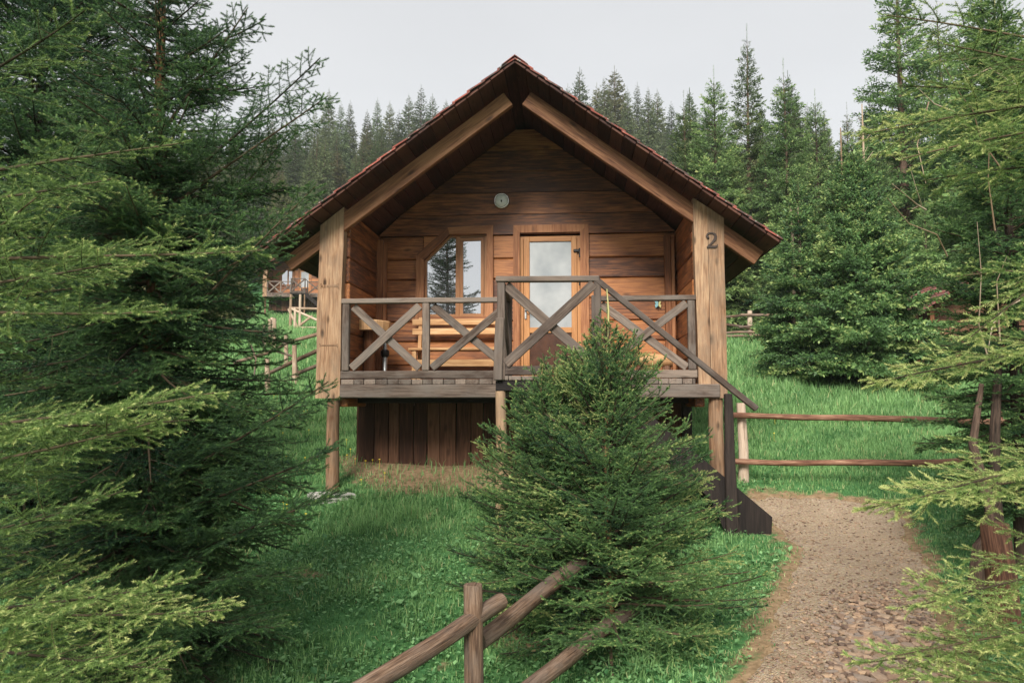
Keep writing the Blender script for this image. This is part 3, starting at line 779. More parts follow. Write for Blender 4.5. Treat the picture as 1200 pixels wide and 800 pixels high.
for py in (297, 330, 420):
    q = at(676.5, py, BY); mb = MB()
    mb.box(q[0]-.055, q[0]+.045, BY-.03, BY-.004, q[2]+.02, q[2]+.06, 'x', .006); mb.tube([(q[0]+.035, BY-.035, q[2]-.06), (q[0]+.035, BY-.035, q[2]+.07)], [.014, .014], 8)
    mb.build('hinge', 'black_metal', door)

# lamp on the gable
q = at(588, 236, BY-.03)
def disc(mb, c_, prof, sides=28):
    """lathe about -y axis: prof = (radius, forward)"""
    vs_, gs_ = [], []
    for r_, f__ in prof:
        for j in range(sides):
            a = 2*math.pi*j/sides; vs_.append(V(c_[0]+r_*math.cos(a), c_[1]-f__, c_[2]+r_*math.sin(a))); gs_.append((r_, a, f__))
    fs_ = [(i*sides+j, i*sides+(j+1) % sides, (i+1)*sides+(j+1) % sides, (i+1)*sides+j) for i in range(len(prof)-1) for j in range(sides)]
    fs_.append(tuple((len(prof)-1)*sides+j for j in range(sides)))
    mb.add(vs_, fs_, gs_, True)
mb = MB(); disc(mb, q, [(.118, 0), (.122, .02), (.118, .045), (.106, .056), (.096, .054), (.094, .04)]); lampo = mb.build('wall_lamp', 'chrome', cab)
mb = MB(); disc(mb, q, [(.0955, .035), (.092, .058), (.075, .075), (.04, .086), (.01, .089)]); mb.build('lamp_glass', 'lamp_glass', lampo)
mb = MB(); disc(mb, (q[0]+.002, q[1]-.082, q[2]-.012), [(.012, 0), (.011, .012), (.004, .016)], 12); mb.box(q[0]-.006, q[0]+.010, q[1]-.094, q[1]-.082, q[2]-.035, q[2]-.008, 'z', .003); mb.build('lamp_clip', 'black_metal', lampo)

# floor : deck boards running back, seen by their ends; front beam
mb = MB(); x_ = A(-2.2); r_ = random.Random(2)
while x_ < A(2.15):
    wd_ = min(r_.uniform(.12, .165), A(2.15)-x_); 
    mb.box(x_+.003, x_+wd_-.003, FY-.012-r_.uniform(0, .014), BY+.0, ZF-.066, ZF+r_.uniform(-.004, .0), 'y', .005); x_ += wd_
mb.build('deck_floor', 'grey_wood', cab)
mb = MB(); mb.box(-2.872, 1.775, FY-.035, FY+.11, 1.665, 1.826, 'x', .010, warp=.006); mb.build('deck_beam', 'grey_wood', cab)
mb = MB()
for yy in (10.0, 10.95, 12.5, 14.6): mb.box(A(-2.28), A(2.28), yy, yy+.12, 1.60, 1.82, 'x', .01)
for xx in (-2.2, -1.1, 0, 1.1, 2.08): mb.box(A(xx), A(xx)+.10, FY+.11, RY1-.85, 1.66, 1.80, 'y', .01)
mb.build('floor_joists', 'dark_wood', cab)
mb = MB(); mb.box(A(-2.15), A(2.15), BY+.14, RY1-.83, ZF-.06, ZF, 'x', .002); mb.build('room_floor', 'dark_wood', cab)

# railings
def railing(name, bars, mat='grey_wood'):
    mb = MB()
    for (p0, p1, w_, h_, up_, wp) in bars: mb.beam(p0, p1, w_, h_, up_, .007, warp=wp)
    return mb.build(name, mat, cab)
YR = FY+.02
topz = 2.905
lx, mx, rx = -2.815, -1.80, -.757
mb = MB(); mb.beam((pl1+.0, YR, topz-.03), (rx-.0, YR, topz-.03), .10, .062, (0, 0, 1), .008, warp=.004)
ra = mb.build('railing', 'grey_wood', cab)
zb0, zb1 = ZF+.005, ZF+.105
mb = MB(); mb.beam((pl1, YR, (zb0+zb1)/2), (rx+.0, YR, (zb0+zb1)/2), .06, zb1-zb0-.004, (0, 0, 1), .007, warp=.004); mb.build('bottom_rail', 'grey_wood', ra)
for xx in (lx, mx):
    mb = MB(); mb.beam((xx, YR, zb1), (xx, YR, topz-.062), .088, .085, (0, 1, 0), .008, warp=.004); mb.build('baluster', 'grey_wood', ra)
def xbrace(xa, xb, za, zb_, yy, par, mat='grey_wood', wdt=.098):
    for k, (a, b_) in enumerate((((xa, za), (xb, zb_)), ((xa, zb_), (xb, za)))):
        mb = MB(); d_ = V(b_[0]-a[0], 0, b_[1]-a[1]); nn = np.cross(V(0, 1, 0), d_/np.linalg.norm(d_))
        yk = yy+(-.022 if k else .022)
        mb.beam((a[0], yk, a[1]), (b_[0], yk, b_[1]), .040, wdt, nn, .006, warp=.004); mb.build('cross_brace', mat, par)
xbrace(lx+.08, mx-.08, topz-.095, zb1+.03, YR, ra)
xbrace(mx+.08, rx-.02, topz-.095, zb1+.03, YR, ra)
# right bay
mb = MB(); mb.beam((.289, YR, topz-.03), (pr0+.0, YR, topz-.03), .10, .062, (0, 0, 1), .008, warp=.004); rb = mb.build('railing', 'grey_wood', cab)
mb = MB(); mb.beam((.289, YR, (zb0+zb1)/2), (pr0, YR, (zb0+zb1)/2), .06, zb1-zb0-.004, (0, 0, 1), .007, warp=.004); mb.build('bottom_rail', 'grey_wood', rb)
mb = MB(); mb.beam((1.455, YR, zb1), (1.455, YR, topz-.062), .088, .085, (0, 1, 0), .008, warp=.004); mb.build('baluster', 'grey_wood', rb)
xbrace(.37, 1.40, topz-.095, zb1+.03, YR, rb)
# landing in front of the deck
LY = 8.30
g0, g1 = -.757, .289
mb = MB(); x_ = g0-.06
while x_ < g1+.02:
    wd_ = min(.14, g1+.06-x_); mb.box(x_+.003, x_+wd_-.003, LY-.03, FY-.04, ZF-.05, ZF-.004, 'y', .005); x_ += .14
land = mb.build('landing', 'grey_wood', cab)
mb = MB(); mb.box(g0-.06, g1+.05, LY-.02, LY+.05, 1.73, ZF-.053, 'x', .008, warp=.004); mb.box(g0-.06, g0+.0, LY+.05, FY-.04, 1.73, ZF-.053, 'y', .008); mb.box(g1-.03, g1+.03, LY+.05, FY-.04, 1.73, ZF-.053, 'y', .008)
mb.build('landing_beam', 'dark_wood', land)
LT = 2.985
for xx, yy, zt, zlow in ((g0, LY, LT-.03, ZF-.0), (g0, FY-.12, LT-.09, ZF), (g1, LY, LT-.05, ZF), (g1-.0, FY-.12, 2.9, ZF)):
    mb = MB(); lo_ = zlow-.03
    if xx == g0 and yy == LY:
        mb.beam((xx-.035, yy-.03, ZF-.05), (xx-.010, yy-.03, 2.52), .095, .08, (0, 1, 0), .008, warp=.006)
        mb.beam((xx, yy, ZF-.05), (xx, yy, zt), .085, .07, (0, 1, 0), .008, warp=.006)
    else: mb.beam((xx, yy, lo_), (xx, yy, zt), .08, .08, (0, 1, 0), .008, warp=.004)
    mb.build('landing_post', 'dark_rail', land) if 'dark_rail' in MATS else mb.build('landing_post', 'dark_rail', land)
mb = MB(); mb.beam((g0-.06, LY, LT-.035), (g1+.02, LY, LT-.045), .10, .06, (0, 0, 1), .008, warp=.005); mb.build('landing_rail', 'dark_rail', land)
mb = MB(); mb.beam((g0+.04, LY, ZF+.055), (g1-.04, LY, ZF+.05), .05, .10, (0, 0, 1), .008, warp=.004); mb.build('landing_rail', 'dark_rail', land)
mb = MB(); mb.beam((g0, LY+.05, LT-.10), (g0, FY-.10, LT-.13), .08, .06, (0, 0, 1), .008, warp=.004); mb.build('landing_rail', 'dark_rail', land)
xbrace(g0+.05, g1-.04, LT-.10, ZF+.12, LY, land, 'dark_rail', wdt=.105)
for a, b_ in ((LT-.15, ZF+.06), (ZF+.06, LT-.15)):
    mb = MB(); xo = g0+(.02 if a > b_ else -.02); d_ = V(0, FY-.16-LY-.04, b_-a); nn = np.cross(V(1, 0, 0), d_/np.linalg.norm(d_))
    mb.beam((xo, LY+.04, a), (xo, FY-.16, b_), .035, .09, nn, .006, warp=.004); mb.build('cross_brace', 'dark_rail', land)
gz = lambda x, y: float(h(x, y))
for xx, yy in ((g0-.01, LY+.03), (g1-.02, LY+.03)):
    mb = MB(); b0 = gz(xx, yy)-.2; mb.tube([(xx, yy, b0), (xx+.01, yy, 1.2), (xx, yy, 1.73)], [.062, .058, .055], 12, .02); mb.build('landing_leg', 'post_wood', land)
# stairs down to the right
st0, st1 = V(g1+.03, 0, ZF+.0), V(2.06, 0, .355)
mb = MB()
sl = (st0[2]-st1[2])/(st1[0]-st0[0])
for yy in (LY-.01, FY-.20):
    gb = gz(2.05, yy)-.03
    mb.prism([(g1+.03, ZF-.30), (1.45, .60), (1.62, gb-.02), (2.06, gb), (2.075, .42), (g1+.03, ZF+.02)][::1], yy, yy+.05)
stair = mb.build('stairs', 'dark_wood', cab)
nst = 8
for i in range(nst):
    zt = ZF-(i+1)*(ZF-.30)/(nst+.6); xt = g1+.03+(ZF-zt)/sl-.02
    mb = MB(); mb.box(xt-.26, xt+.02, LY+.042, FY-.202, zt-.045, zt-.005, 'y', .006, warp=.003); mb.build('tread', 'grey_wood', stair)
mb = MB(); mb.beam((g1-.03, LY-.01, LT-.035), (1.945, LY-.01, 1.535), .075, .062, (0, 0, 1), .008, warp=.005); mb.build('handrail', 'dark_rail' if 'dark_rail' in MATS else 'grey_wood', stair)
mb = MB(); pb = gz(1.655, LY)-.15
mb.beam((1.660, LY-.055, pb), (1.640, LY-.05, 1.70), .135, .07, (0, 1, 0), .010, warp=.008, w1=.080); mb.build('newel_post', 'dark_wood', stair)
# underpinning: log piles and the set back plank skirt
for xx, yy, r_ in ((-2.985, FY+.10, .082), (1.745, FY+.10, .090)):
    mb = MB(); b0 = gz(xx, yy)-.25
    mb.tube([(xx+.01, yy, b0), (xx, yy, .9), (xx-.008, yy, 1.3), (xx, yy, 1.662)], [r_*1.04, r_, r_*.97, r_*.95], 16, .018); mb.build('pile', 'post_wood', cab)
for xx, yy in ((1.52, 10.35), (1.66, 13.), (1.66, 14.9), (-2.93, 13.), (-2.93, 14.9)):
    mb = MB(); mb.box(xx-.06, xx+.06, yy-.06, yy+.06, gz(xx, yy)-.2, 1.62, 'z', .008, warp=.004); mb.build('pile', 'dark_wood', cab)
mb = MB(); x_ = -2.93; r_ = random.Random(6)
while x_ < 1.44:
    wd_ = r_.uniform(.15, .25); x1_ = min(x_+wd_, 1.47)
    mb.box(x_+.005, x1_-.005, 10.42+r_.uniform(-.014, .014), 10.47, gz(x_, 10.42)-.06, 1.66, 'z', .005, warp=.006); x_ = x1_
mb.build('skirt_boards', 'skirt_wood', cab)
mb = MB()
y_ = 10.45
while y_ < 14.7:
    mb.box(-2.955, -2.93, y_+.001, y_+.204, gz(-2.94, y_)-.1, 1.60, 'z', .002); y_ += .205
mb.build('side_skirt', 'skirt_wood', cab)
mb = MB(); y_ = 10.45
while y_ < 14.7: mb.box(1.50, 1.525, y_+.001, y_+.204, gz(1.5, y_)-.1, 1.60, 'z', .002); y_ += .205
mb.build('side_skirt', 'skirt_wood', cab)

# house number 2
def stroke(pts, wd_, z_):
    """thick polyline as a solid relief of depth, in the x,z plane"""
    vs_, fs_, gs_ = [], [], []
    n_ = len(pts)
    for i, (x, zz) in enumerate(pts):
        a, b_ = np.array(pts[max(0, i-1)]), np.array(pts[min(n_-1, i+1)]); d_ = (b_-a)/np.linalg.norm(b_-a); nn = V(-d_[1], d_[0])*wd_[i]/2
        for yy in (z_, z_-.014):
            vs_ += [V(x+nn[0], yy, zz+nn[1]), V(x-nn[0], yy, zz-nn[1])]
    for i in range(n_-1):
        o_, p_ = i*4, i*4+4
        fs_ += [(o_+2, p_+2, p_+3, o_+3), (o_, o_+2, p_+2, p_), (o_+1, p_+1, p_+3, o_+3)]
    fs_ += [(0, 1, 3, 2), (n_*4-4, n_*4-2, n_*4-1, n_*4-3)]
    return vs_, fs_, [(0, 0, 0)]*len(vs_)
q = at(834, 282, FY); s_ = .185
two = [(-.30, .20), (-.33, .30), (-.28, .42), (-.13, .50), (.06, .49), (.20, .40), (.25, .26), (.20, .08), (.04, -.12), (-.14, -.28), (-.30, -.42)]
wts = [.10, .11, .12, .10, .10, .15, .19, .18, .13, .10, .08]
mb = MB(); v2, f2, g2_ = stroke([(q[0]+a*s_, q[2]+b_*s_) for a, b_ in two], [w_*s_ for w_ in wts], FY-.004); mb.add(v2, f2, g2_)
v2, f2, g2_ = stroke([(q[0]-.33*s_, q[2]-.44*s_), (q[0]-.05*s_, q[2]-.42*s_), (q[0]+.20*s_, q[2]-.43*s_), (q[0]+.33*s_, q[2]-.38*s_), (q[0]+.36*s_, q[2]-.26*s_)], [.10*s_, .15*s_, .15*s_, .10*s_, .03*s_], FY-.0045); mb.add(v2, f2, g2_)
disc(mb, (q[0]-.24*s_, FY-.004, q[2]+.20*s_), [(.085*s_, 0), (.085*s_, .0145), (.05*s_, .016)], 14)
numo = mb.build('house_number', 'number_iron', cab)

# things on the porch ------------------------------------------------
b1 = at(478, 409, 10.42); b2 = at(586, 409, 10.42)
bench = empty('bench', (b1[0], 10.6, ZF)); tag(bench, 'pale slatted bench with a backrest standing under the porch window', 'bench')
mb = MB()
for k, yy in enumerate((10.42, 10.55, 10.68)): mb.box(b1[0], b2[0], yy, yy+.115, b1[2]-.016, b1[2]+.02, 'x', .005)
mb.build('seat', 'bench_wood', bench)
mb = MB()
for py0, py1 in ((373, 381), (384, 392)):
    q0, q1 = at(483, py1, 10.84), at(590, py0, 10.84); mb.box(q0[0], q1[0], 10.84, 10.875, q0[2], q1[2], 'x', .005)
mb.build('backrest', 'bench_wood', bench)
for xx in (b1[0]+.08, b2[0]-.05):
    mb = MB(); mb.box(xx-.03, xx+.03, 10.44, 10.50, ZF, b1[2]-.018, 'z', .005); mb.build('leg', 'bench_wood', bench)
    mb = MB(); mb.beam((xx, 10.80, ZF), (xx, 10.90, at(480, 372, 10.87)[2]), .05, .05, (0, 1, 0), .005); mb.build('leg', 'bench_wood', bench)
q0, q1 = at(521, 429.5, 10.5), at(584, 421, 10.5)
mb = MB(); mb.box(b1[0]+.12, b2[0]-.09, 10.455, 10.485, q0[2], q1[2], 'x', .004); mb.build('stretcher', 'bench_wood', bench)
b1 = at(744, 417, 10.5); b2 = at(789, 417, 10.5)
bn = empty('bench', (b1[0], 10.6, ZF)); tag(bn, 'low log bench beside the door at the right end of the porch', 'bench')
mb = MB(); mb.tube([(b1[0], 10.60, b1[2]-.06), (b1[0]+.25, 10.6, b1[2]-.055), (b2[0], 10.6, b1[2]-.06)], [.085, .092, .088], 14, .03); mb.build('seat', 'bench_wood', bn)
for xx in (b1[0]+.08, b2[0]-.08):
    mb = MB(); mb.tube([(xx, 10.6, ZF), (xx, 10.6, b1[2]-.13)], [.055, .055], 10, .03); mb.build('leg', 'red_log_wood', bn)
q0, q1 = at(413, 381, 10.25), at(455, 381, 10.25); tz = at(430, 375, 10.1)[2]
tb = empty('log_table', ((q0[0]+q1[0])/2, 10.25, ZF)); tag(tb, 'rustic table of a thick log slice on a round leg, left end of the porch', 'table')
cxx = (q0[0]+q1[0])/2; rd = (q1[0]-q0[0])/2
mb = MB()
n_ = 26; prof = [(rd*(1+.05*math.sin(3*a)+.04*math.sin(5*a+1)+.02*math.sin(9*a))) for a in [2*math.pi*i/n_ for i in range(n_)]]
vs_ = []
for zz, k in ((tz-.135, .97), (tz-.06, 1.0), (tz-.012, 1.01), (tz, .97)):
    vs_ += [V(cxx+prof[i]*k*math.cos(2*math.pi*i/n_), 10.25+prof[i]*k*math.sin(2*math.pi*i/n_), zz) for i in range(n_)]
fs_ = [(r__*n_+i, r__*n_+(i+1) % n_, (r__+1)*n_+(i+1) % n_, (r__+1)*n_+i) for r__ in range(3) for i in range(n_)]+[tuple(3*n_+i for i in range(n_)), tuple(range(n_-1, -1, -1))]
mb.add(vs_, fs_, [(v[2], v[0], v[1]) for v in vs_]); mb.build('table_top', 'bench_wood', tb)
ql = at(433, 400, 10.25)
mb = MB(); mb.tube([(ql[0], 10.25, ZF), (ql[0], 10.25, 2.3), (ql[0], 10.25, tz-.13)], [.085, .08, .082], 14, .03); mb.build('leg', 'wall_wood_end', tb)
q = at(451, 425, 10.6)
st = empty('standing_ashtray', (q[0], 10.6, ZF)); tag(st, 'slim pale metal stand with a black bowl between the log table and the bench', 'ashtray')
zc = at(451, 414, 10.6)[2]; zt = at(451, 402, 10.6)[2]
mb = MB(); mb.tube([(q[0], 10.6, ZF), (q[0], 10.6, ZF+.02), (q[0], 10.6, ZF+.03), (q[0], 10.6, zc-.05)], [.06, .06, .026, .040], 16); mb.tube([(q[0], 10.6, zc+.045), (q[0], 10.6, zt)], [.034, .030], 16); mb.build('stem', 'grey_metal', st)
mb = MB(); mb.tube([(q[0], 10.6, zc-.055), (q[0], 10.6, zc-.03), (q[0], 10.6, zc+.03), (q[0], 10.6, zc+.05)], [.04, .060, .062, .045], 16); mb.build('bowl', 'black_metal', st)
# butterfly ornament on the wall
q = at(771, 358, BY-.03)
bf = empty('wall_ornament', (q[0], BY-.02, q[2])); tag(bf, 'small blue and yellow butterfly ornament on the planks right of the door', 'ornament')
mb = MB(); mb.tube([(q[0], BY-.035, q[2]-.05), (q[0]+.01, BY-.035, q[2]+.07)], [.007, .009], 8); mb.build('body', 'black_metal', bf)
for k, (sx, mt) in enumerate(((-1, 'wing_blue'), (1, 'wing_yellow'))):
    mb = MB(); mb.prism([(q[0]+.004, q[2]), (q[0]+sx*.035+.004, q[2]-.035), (q[0]+sx*.045, q[2]+.01), (q[0]+sx*.03, q[2]+.02), (q[0]+sx*.05, q[2]+.075), (q[0]+.012, q[2]+.05)][::sx], BY-.042, BY-.036); mb.build('wing', mt, bf)

# stone slab by the first pile
q = ground_at(385, 583)
mb = MB(); n_ = 11
pts = [(q[0]+.30*math.cos(a)*(1+.15*math.sin(3*a+1)), q[1]+.13*math.sin(a)*(1+.2*math.cos(4*a))) for a in [2*math.pi*i/n_ for i in range(n_)]]
zt = gz(q[0], q[1])+.06
vs_ = [V(x, y, zt-.15) for x, y in pts]+[V(x, y, zt-.015) for x, y in pts]+[V(q[0]+(x-q[0])*.9, q[1]+(y-q[1])*.88, zt+.004*math.sin(i*2.)) for i, (x, y) in enumerate(pts)]
fs_ = [(r__*n_+i, r__*n_+(i+1) % n_, (r__+1)*n_+(i+1) % n_, (r__+1)*n_+i) for r__ in range(2) for i in range(n_)]+[tuple(2*n_+i for i in range(n_))]
mb.add(vs_, fs_, [(0, 0, 0)]*len(vs_)); so = mb.build('stone_slab', 'stone_slab', None, (q[0], q[1], zt-.1)); tag(so, 'flat pale stone slab in the grass at the foot of the round stilt', 'stone')

# ------------------------------------------------------------------ fences
def wig(p0, p1, n, amp, seed):
    r_ = random.Random(seed); p0, p1 = np.array(p0, float), np.array(p1, float); o_ = []
    a, b_ = r_.uniform(0, 6), r_.uniform(0, 6)
    for i in range(n+1):
        t = i/n; q_ = p0+(p1-p0)*t; q_ = q_+V(0, amp*.5*math.sin(a+t*5), amp*(math.sin(b_+t*4.5)+.4*math.sin(a+t*13))); o_.append(q_)
    return o_
# 1: near fence at the bottom of the picture
f1 = empty('rail_fence', (-.2, 4.2, 0)); tag(f1, 'rough log rail fence sloping down to the left in front of the small spruces', 'fence')
pt_ = at(554.5, 684, 4.15); pb_ = V(pt_[0]+.012, 4.15, gz(pt_[0], 4.15)-.2)
mb = MB(); mb.tube([pb_, (pb_+pt_)/2, pt_-V(0, 0, .008), pt_], [.054, .052, .050, .046], 18, .02); mb.build('post', 'log_wood', f1)
a = at(424, 806, 3.62); b_ = at(588, 707, 4.30)
a = a+(a-b_)*1.1
mb = MB(); mb.tube(wig(a, b_, 14, .012, 3), np.linspace(.050, .046, 15), 14, .05); mb.build('rail', 'log_wood', f1)
a = at(562, 748, 4.30); b_ = at(690, 652, 5.25)
mb = MB(); mb.tube(wig(a, b_+(b_-a)*.5, 14, .010, 5), np.linspace(.050, .046, 15), 14, .05); mb.build('rail', 'log_wood', f1)
a = at(612, 812, 4.30); b_ = at(700, 745, 4.95)
mb = MB(); mb.tube(wig(a-(b_-a)*.35, b_+(b_-a)*.6, 14, .010, 6), np.linspace(.050, .046, 15), 14, .05); mb.build('rail', 'log_wood', f1)
# 2: fence right of the stairs
f2 = empty('rail_fence', (2.1, 9.9, .6)); tag(f2, 'two-rail log fence running right from the foot of the stairs', 'fence')
q = at(869, 472, 9.9); mb = MB(); mb.tube([(q[0], 9.9, gz(q[0], 9.9)-.2), (q[0]+.01, 9.9, 1.0), (q[0]-.01, 9.9, q[2])], [.068, .060, .055], 14, .025); mb.build('post', 'pale_log_wood', f2)
q2 = at(1168, 474, 9.8); mb = MB(); mb.tube([(q2[0], 9.8, gz(q2[0], 9.8)-.2), (q2[0], 9.8, q2[2])], [.07, .06], 14, .025); mb.build('post', 'red_log_wood', f2)
for (p0x, p0y), (p1x, p1y), mt in (((851, 485), (1180, 496), 'red_log_wood'), ((852, 541), (1185, 541), 'red_log_wood')):
    a = at(p0x, p0y, 9.78); b_ = at(p1x, p1y, 9.70)
    mb = MB(); mb.tube(wig(a, b_, 16, .012, p0y), np.linspace(.034, .042, 17)*(1+.06*np.sin(np.arange(17)*1.9)), 12, .06); mb.build('rail', mt, f2)
# 3: far fence at the edge of the wood
f3 = empty('rail_fence', (5.8, 26, 3.6)); tag(f3, 'distant weathered rail fence at the top of the right-hand meadow', 'fence')
for px in (878, 800, 960, 1040):
    q = at(px, 364, 26); mb = MB(); mb.tube([(q[0], 26, gz(q[0], 26)-.2), (q[0]+.02, 26, q[2])], [.09, .08], 10, .03); mb.build('post', 'pale_log_wood', f3)
for (a, b_) in (((790, 377), (900, 368)), ((800, 376), (882, 384)), ((800, 395), (884, 388)), ((866, 384), (1010, 381)), ((868, 370), (1000, 366)), ((780, 393), (1040, 394))):
    mb = MB(); mb.tube(wig(at(*a, 25.9), at(*b_, 25.9), 8, .03, a[0]), [.045]*9, 8, .03); mb.build('rail', 'log_wood', f3)
# 4: crooked fence on the left meadow, and the posts behind it
f4 = empty('rail_fence', tuple(at(335, 400, 19))); tag(f4, 'crooked branch-rail fence climbing the meadow between the big spruce and the cabin', 'fence')
for px, pt0, pb0, Y_ in ((335, 391, 430, 20), (345, 404, 440, 17), (313, 420, 470, 16)):
    a = at(px, pt0, Y_); gzz = gz(a[0], Y_); mb = MB(); mb.tube([(a[0]+.04, Y_, gzz-.2), a], [.065, .05], 9, .04); mb.build('post', 'pale_log_wood', f4)
for pts_, r_ in (((( 275, 425), (315, 413), (335, 402), (378, 390)), .045), (((275, 450), (318, 436), (345, 423), (385, 405)), .05), (((280, 462), (330, 450), (352, 436), (380, 425)), .045), (((285, 380), (300, 420), (296, 460)), .02), (((320, 410), (345, 418), (350, 442)), .03)):
    mb = MB(); mb.tube([at(a, b_, 18.5-.5*k) for k, (a, b_) in enumerate(pts_)], [r_]*len(pts_), 8, .05); mb.build('rail', 'log_wood', f4)
f5 = empty('rail_fence', tuple(at(350, 380, 34))); tag(f5, 'small grey rail fence with slanting bars below the neighbouring cabin', 'fence')
for a, b_ in (((338, 362), (350, 386)), ((342, 362), (376, 377)), ((348, 384), (376, 384)), ((349, 383), (366, 370)), ((339, 361), (376, 362))):
    mb = MB(); mb.tube([at(*a, 34), at(*b_, 34)], [.06, .055], 8, .04); mb.build('rail', 'pale_log_wood', f5)
for px, pt0, pb0 in ((341, 345, 378), (352, 345, 376), (346, 360, 388)):
    a = at(px, pt0, 34); mb = MB(); mb.tube([(a[0], 34, gz(a[0], 34)-.3), a], [.07, .06], 8, .04); mb.build('post', 'pale_log_wood', f5)
f6 = empty('stake_row', tuple(at(317, 395, 24))); tag(f6, 'row of upright wooden stakes in the meadow left of the crooked fence', 'stakes')
for px, pt0, Y_ in ((310, 381, 24), (316, 374, 24.2), (319, 372, 24.3), (322, 373, 24.1)):
    a = at(px, pt0, Y_); mb = MB(); mb.tube([(a[0]+.03, Y_, gz(a[0], Y_)-.2), a], [.06, .055], 8, .04); mb.build('stake', 'pale_log_wood', f6)

# neighbouring cabin up the hill: the same house
nb = copy_tree(cab)
for o in list(nb.children):
    if o.name.split('.')[0] in ('house_number', 'wall_lamp'):
        for q_ in list(o.children): bpy.data.objects.remove(q_)
        bpy.data.objects.remove(o)
q = at(307, 345, 58); s_ = 1.0
nb.location = (q[0]+2.53+.16, 58, q[2]-ZF+.5); nb.rotation_euler = (0, 0, R(8))
nb['label'] = 'smaller-looking cabin uphill on the left, its porch seen past the corner post'; nb['category'] = 'cabin'
g_ = float(h(nb.location.x, 58))

# red-roofed hut at the right, half hidden by spruces
hu = empty('hut', tuple(at(1130, 450, 19))); tag(hu, 'small hut with a rusty red roof half hidden between the right-hand spruces', 'hut')
hx = at(1064, 372, 18.6); hz = hx[2]; HX = hx[0]; Y0_, Y1_ = 18.4, 22.
ridge = V(HX+1.9, 0, hz+1.15)
mb = MB()
for k in range(9):
    t0_, t1_ = k/9, (k+1)/9+.02
    for sgn in (1, -1):
        fx = lambda t: (HX+1.9*t if sgn > 0 else HX+3.8-1.9*t)
        vs_ = [V(fx(t0_), Y0_, hz+1.15*t0_+.03), V(fx(t1_), Y0_, hz+1.15*t1_), V(fx(t1_), Y1_, hz+1.15*t1_), V(fx(t0_), Y1_, hz+1.15*t0_+.03)]
        vs_ += [v-V(0, 0, .035) for v in vs_]
        mb.add(vs_, [(0, 1, 2, 3), (7, 6, 5, 4), (0, 4, 5, 1), (1, 5, 6, 2), (2, 6, 7, 3), (3, 7, 4, 0)], [(0, 0, 0)]*8)
mb.build('roof', 'shingle', hu)
mb = MB()
zg = min(gz(HX+.4, 19), gz(HX+3.4, 19))-.3
z_ = zg
while z_ < hz-.05: mb.box(HX+.55, HX+3.3, 19.0, 19.1, z_, min(z_+.16, hz)-.004, 'x', .006); mb.box(HX+.50, HX+.60, 19.11, 21.6, z_, min(z_+.16, hz)-.004, 'y', .006); z_ += .16
z_ = hz
while z_ < hz+1.0:
    f_ = (z_-hz+.14)/1.15; 
    if f_ > .95: break
    mb.box(HX+1.9*f_+.1, HX+3.8-1.9*f_-.1, 19.0, 19.1, z_, z_+.136, 'x', .006); z_ += .14
mb.build('wall', 'skirt_wood', hu)
for xx in (HX+.25, HX+.62, HX+3.3):
    mb = MB(); mb.box(xx-.05, xx+.05, 18.75, 18.85, gz(xx, 18.8)-.2, hz+(.1 if xx < HX+.5 else .25), 'z', .006); mb.build('post', 'trim_wood', hu)


# ------------------------------------------------------------------ spruces
def unit(a): return a/(np.linalg.norm(a, axis=-1, keepdims=True)+1e-12)
class Shoots:
    def __init__(s): s.P = []; s.D = []; s.N = []; s.L = []; s.T = []
    def add(s, P, D, N_, L, T):
        s.P.append(P); s.D.append(D); s.N.append(N_); s.L.append(L); s.T.append(T)
    def cat(s): return [np.concatenate(x) for x in (s.P, s.D, s.N, s.L, s.T)]
def bottle(sh, n, ln, wd, rng, rel=False, ang=52, flat=.75):
    """needles on every shoot -> triangles"""
    P, D, Nn, L, T = sh.cat(); M = len(P)
    S = unit(np.cross(D, Nn)); U = np.cross(S, D)
    t = (np.arange(n)+.5)/n; ga = 2.39996
    t = np.clip(t[None]+rng.uniform(-.5, .5, (M, n))/n, 0, 1)
    phi = np.arange(n)[None]*ga+rng.uniform(0, 6.28, (M, 1))
    a = np.radians(ang-22*t**4)+rng.normal(0, .12, (M, n))
    cy, sy = np.cos(phi), np.sin(phi)*flat
    rad = S[:, None]*cy[..., None]+U[:, None]*sy[..., None]
    rad = unit(rad)
    dr = D[:, None]*np.cos(a)[..., None]+rad*np.sin(a)[..., None]
    l_ = (ln*L[:, None] if rel else ln)*rng.uniform(.8, 1.15, (M, n))*(1-.25*t**3)
    w_ = (wd*L[:, None] if rel else wd)*np.ones((M, n))
    B = P[:, None]+D[:, None]*(L[:, None]*t)[..., None]
    tang = unit(np.cross(dr, rad)+rng.normal(0, .35, (M, n, 3)))
    half = tang*(w_/2)[..., None]
    if rel: midp = B+dr*(l_*.45)[..., None]; v = np.stack([B, midp-half, B+dr*l_[..., None], midp+half], 2).reshape(-1, 3); k = 4
    else: v = np.stack([B-half, B+half, B+dr*l_[..., None]], 2).reshape(-1, 3); k = 3
    f = np.arange(len(v)).reshape(-1, k)
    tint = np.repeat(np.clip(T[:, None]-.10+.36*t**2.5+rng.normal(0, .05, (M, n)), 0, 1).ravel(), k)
    return v, f, tint
def rot_about(v, ax, a):
    ax = ax/np.linalg.norm(ax); return v*math.cos(a)+np.cross(ax, v)*math.sin(a)+ax*(ax@v)*(1-math.cos(a))
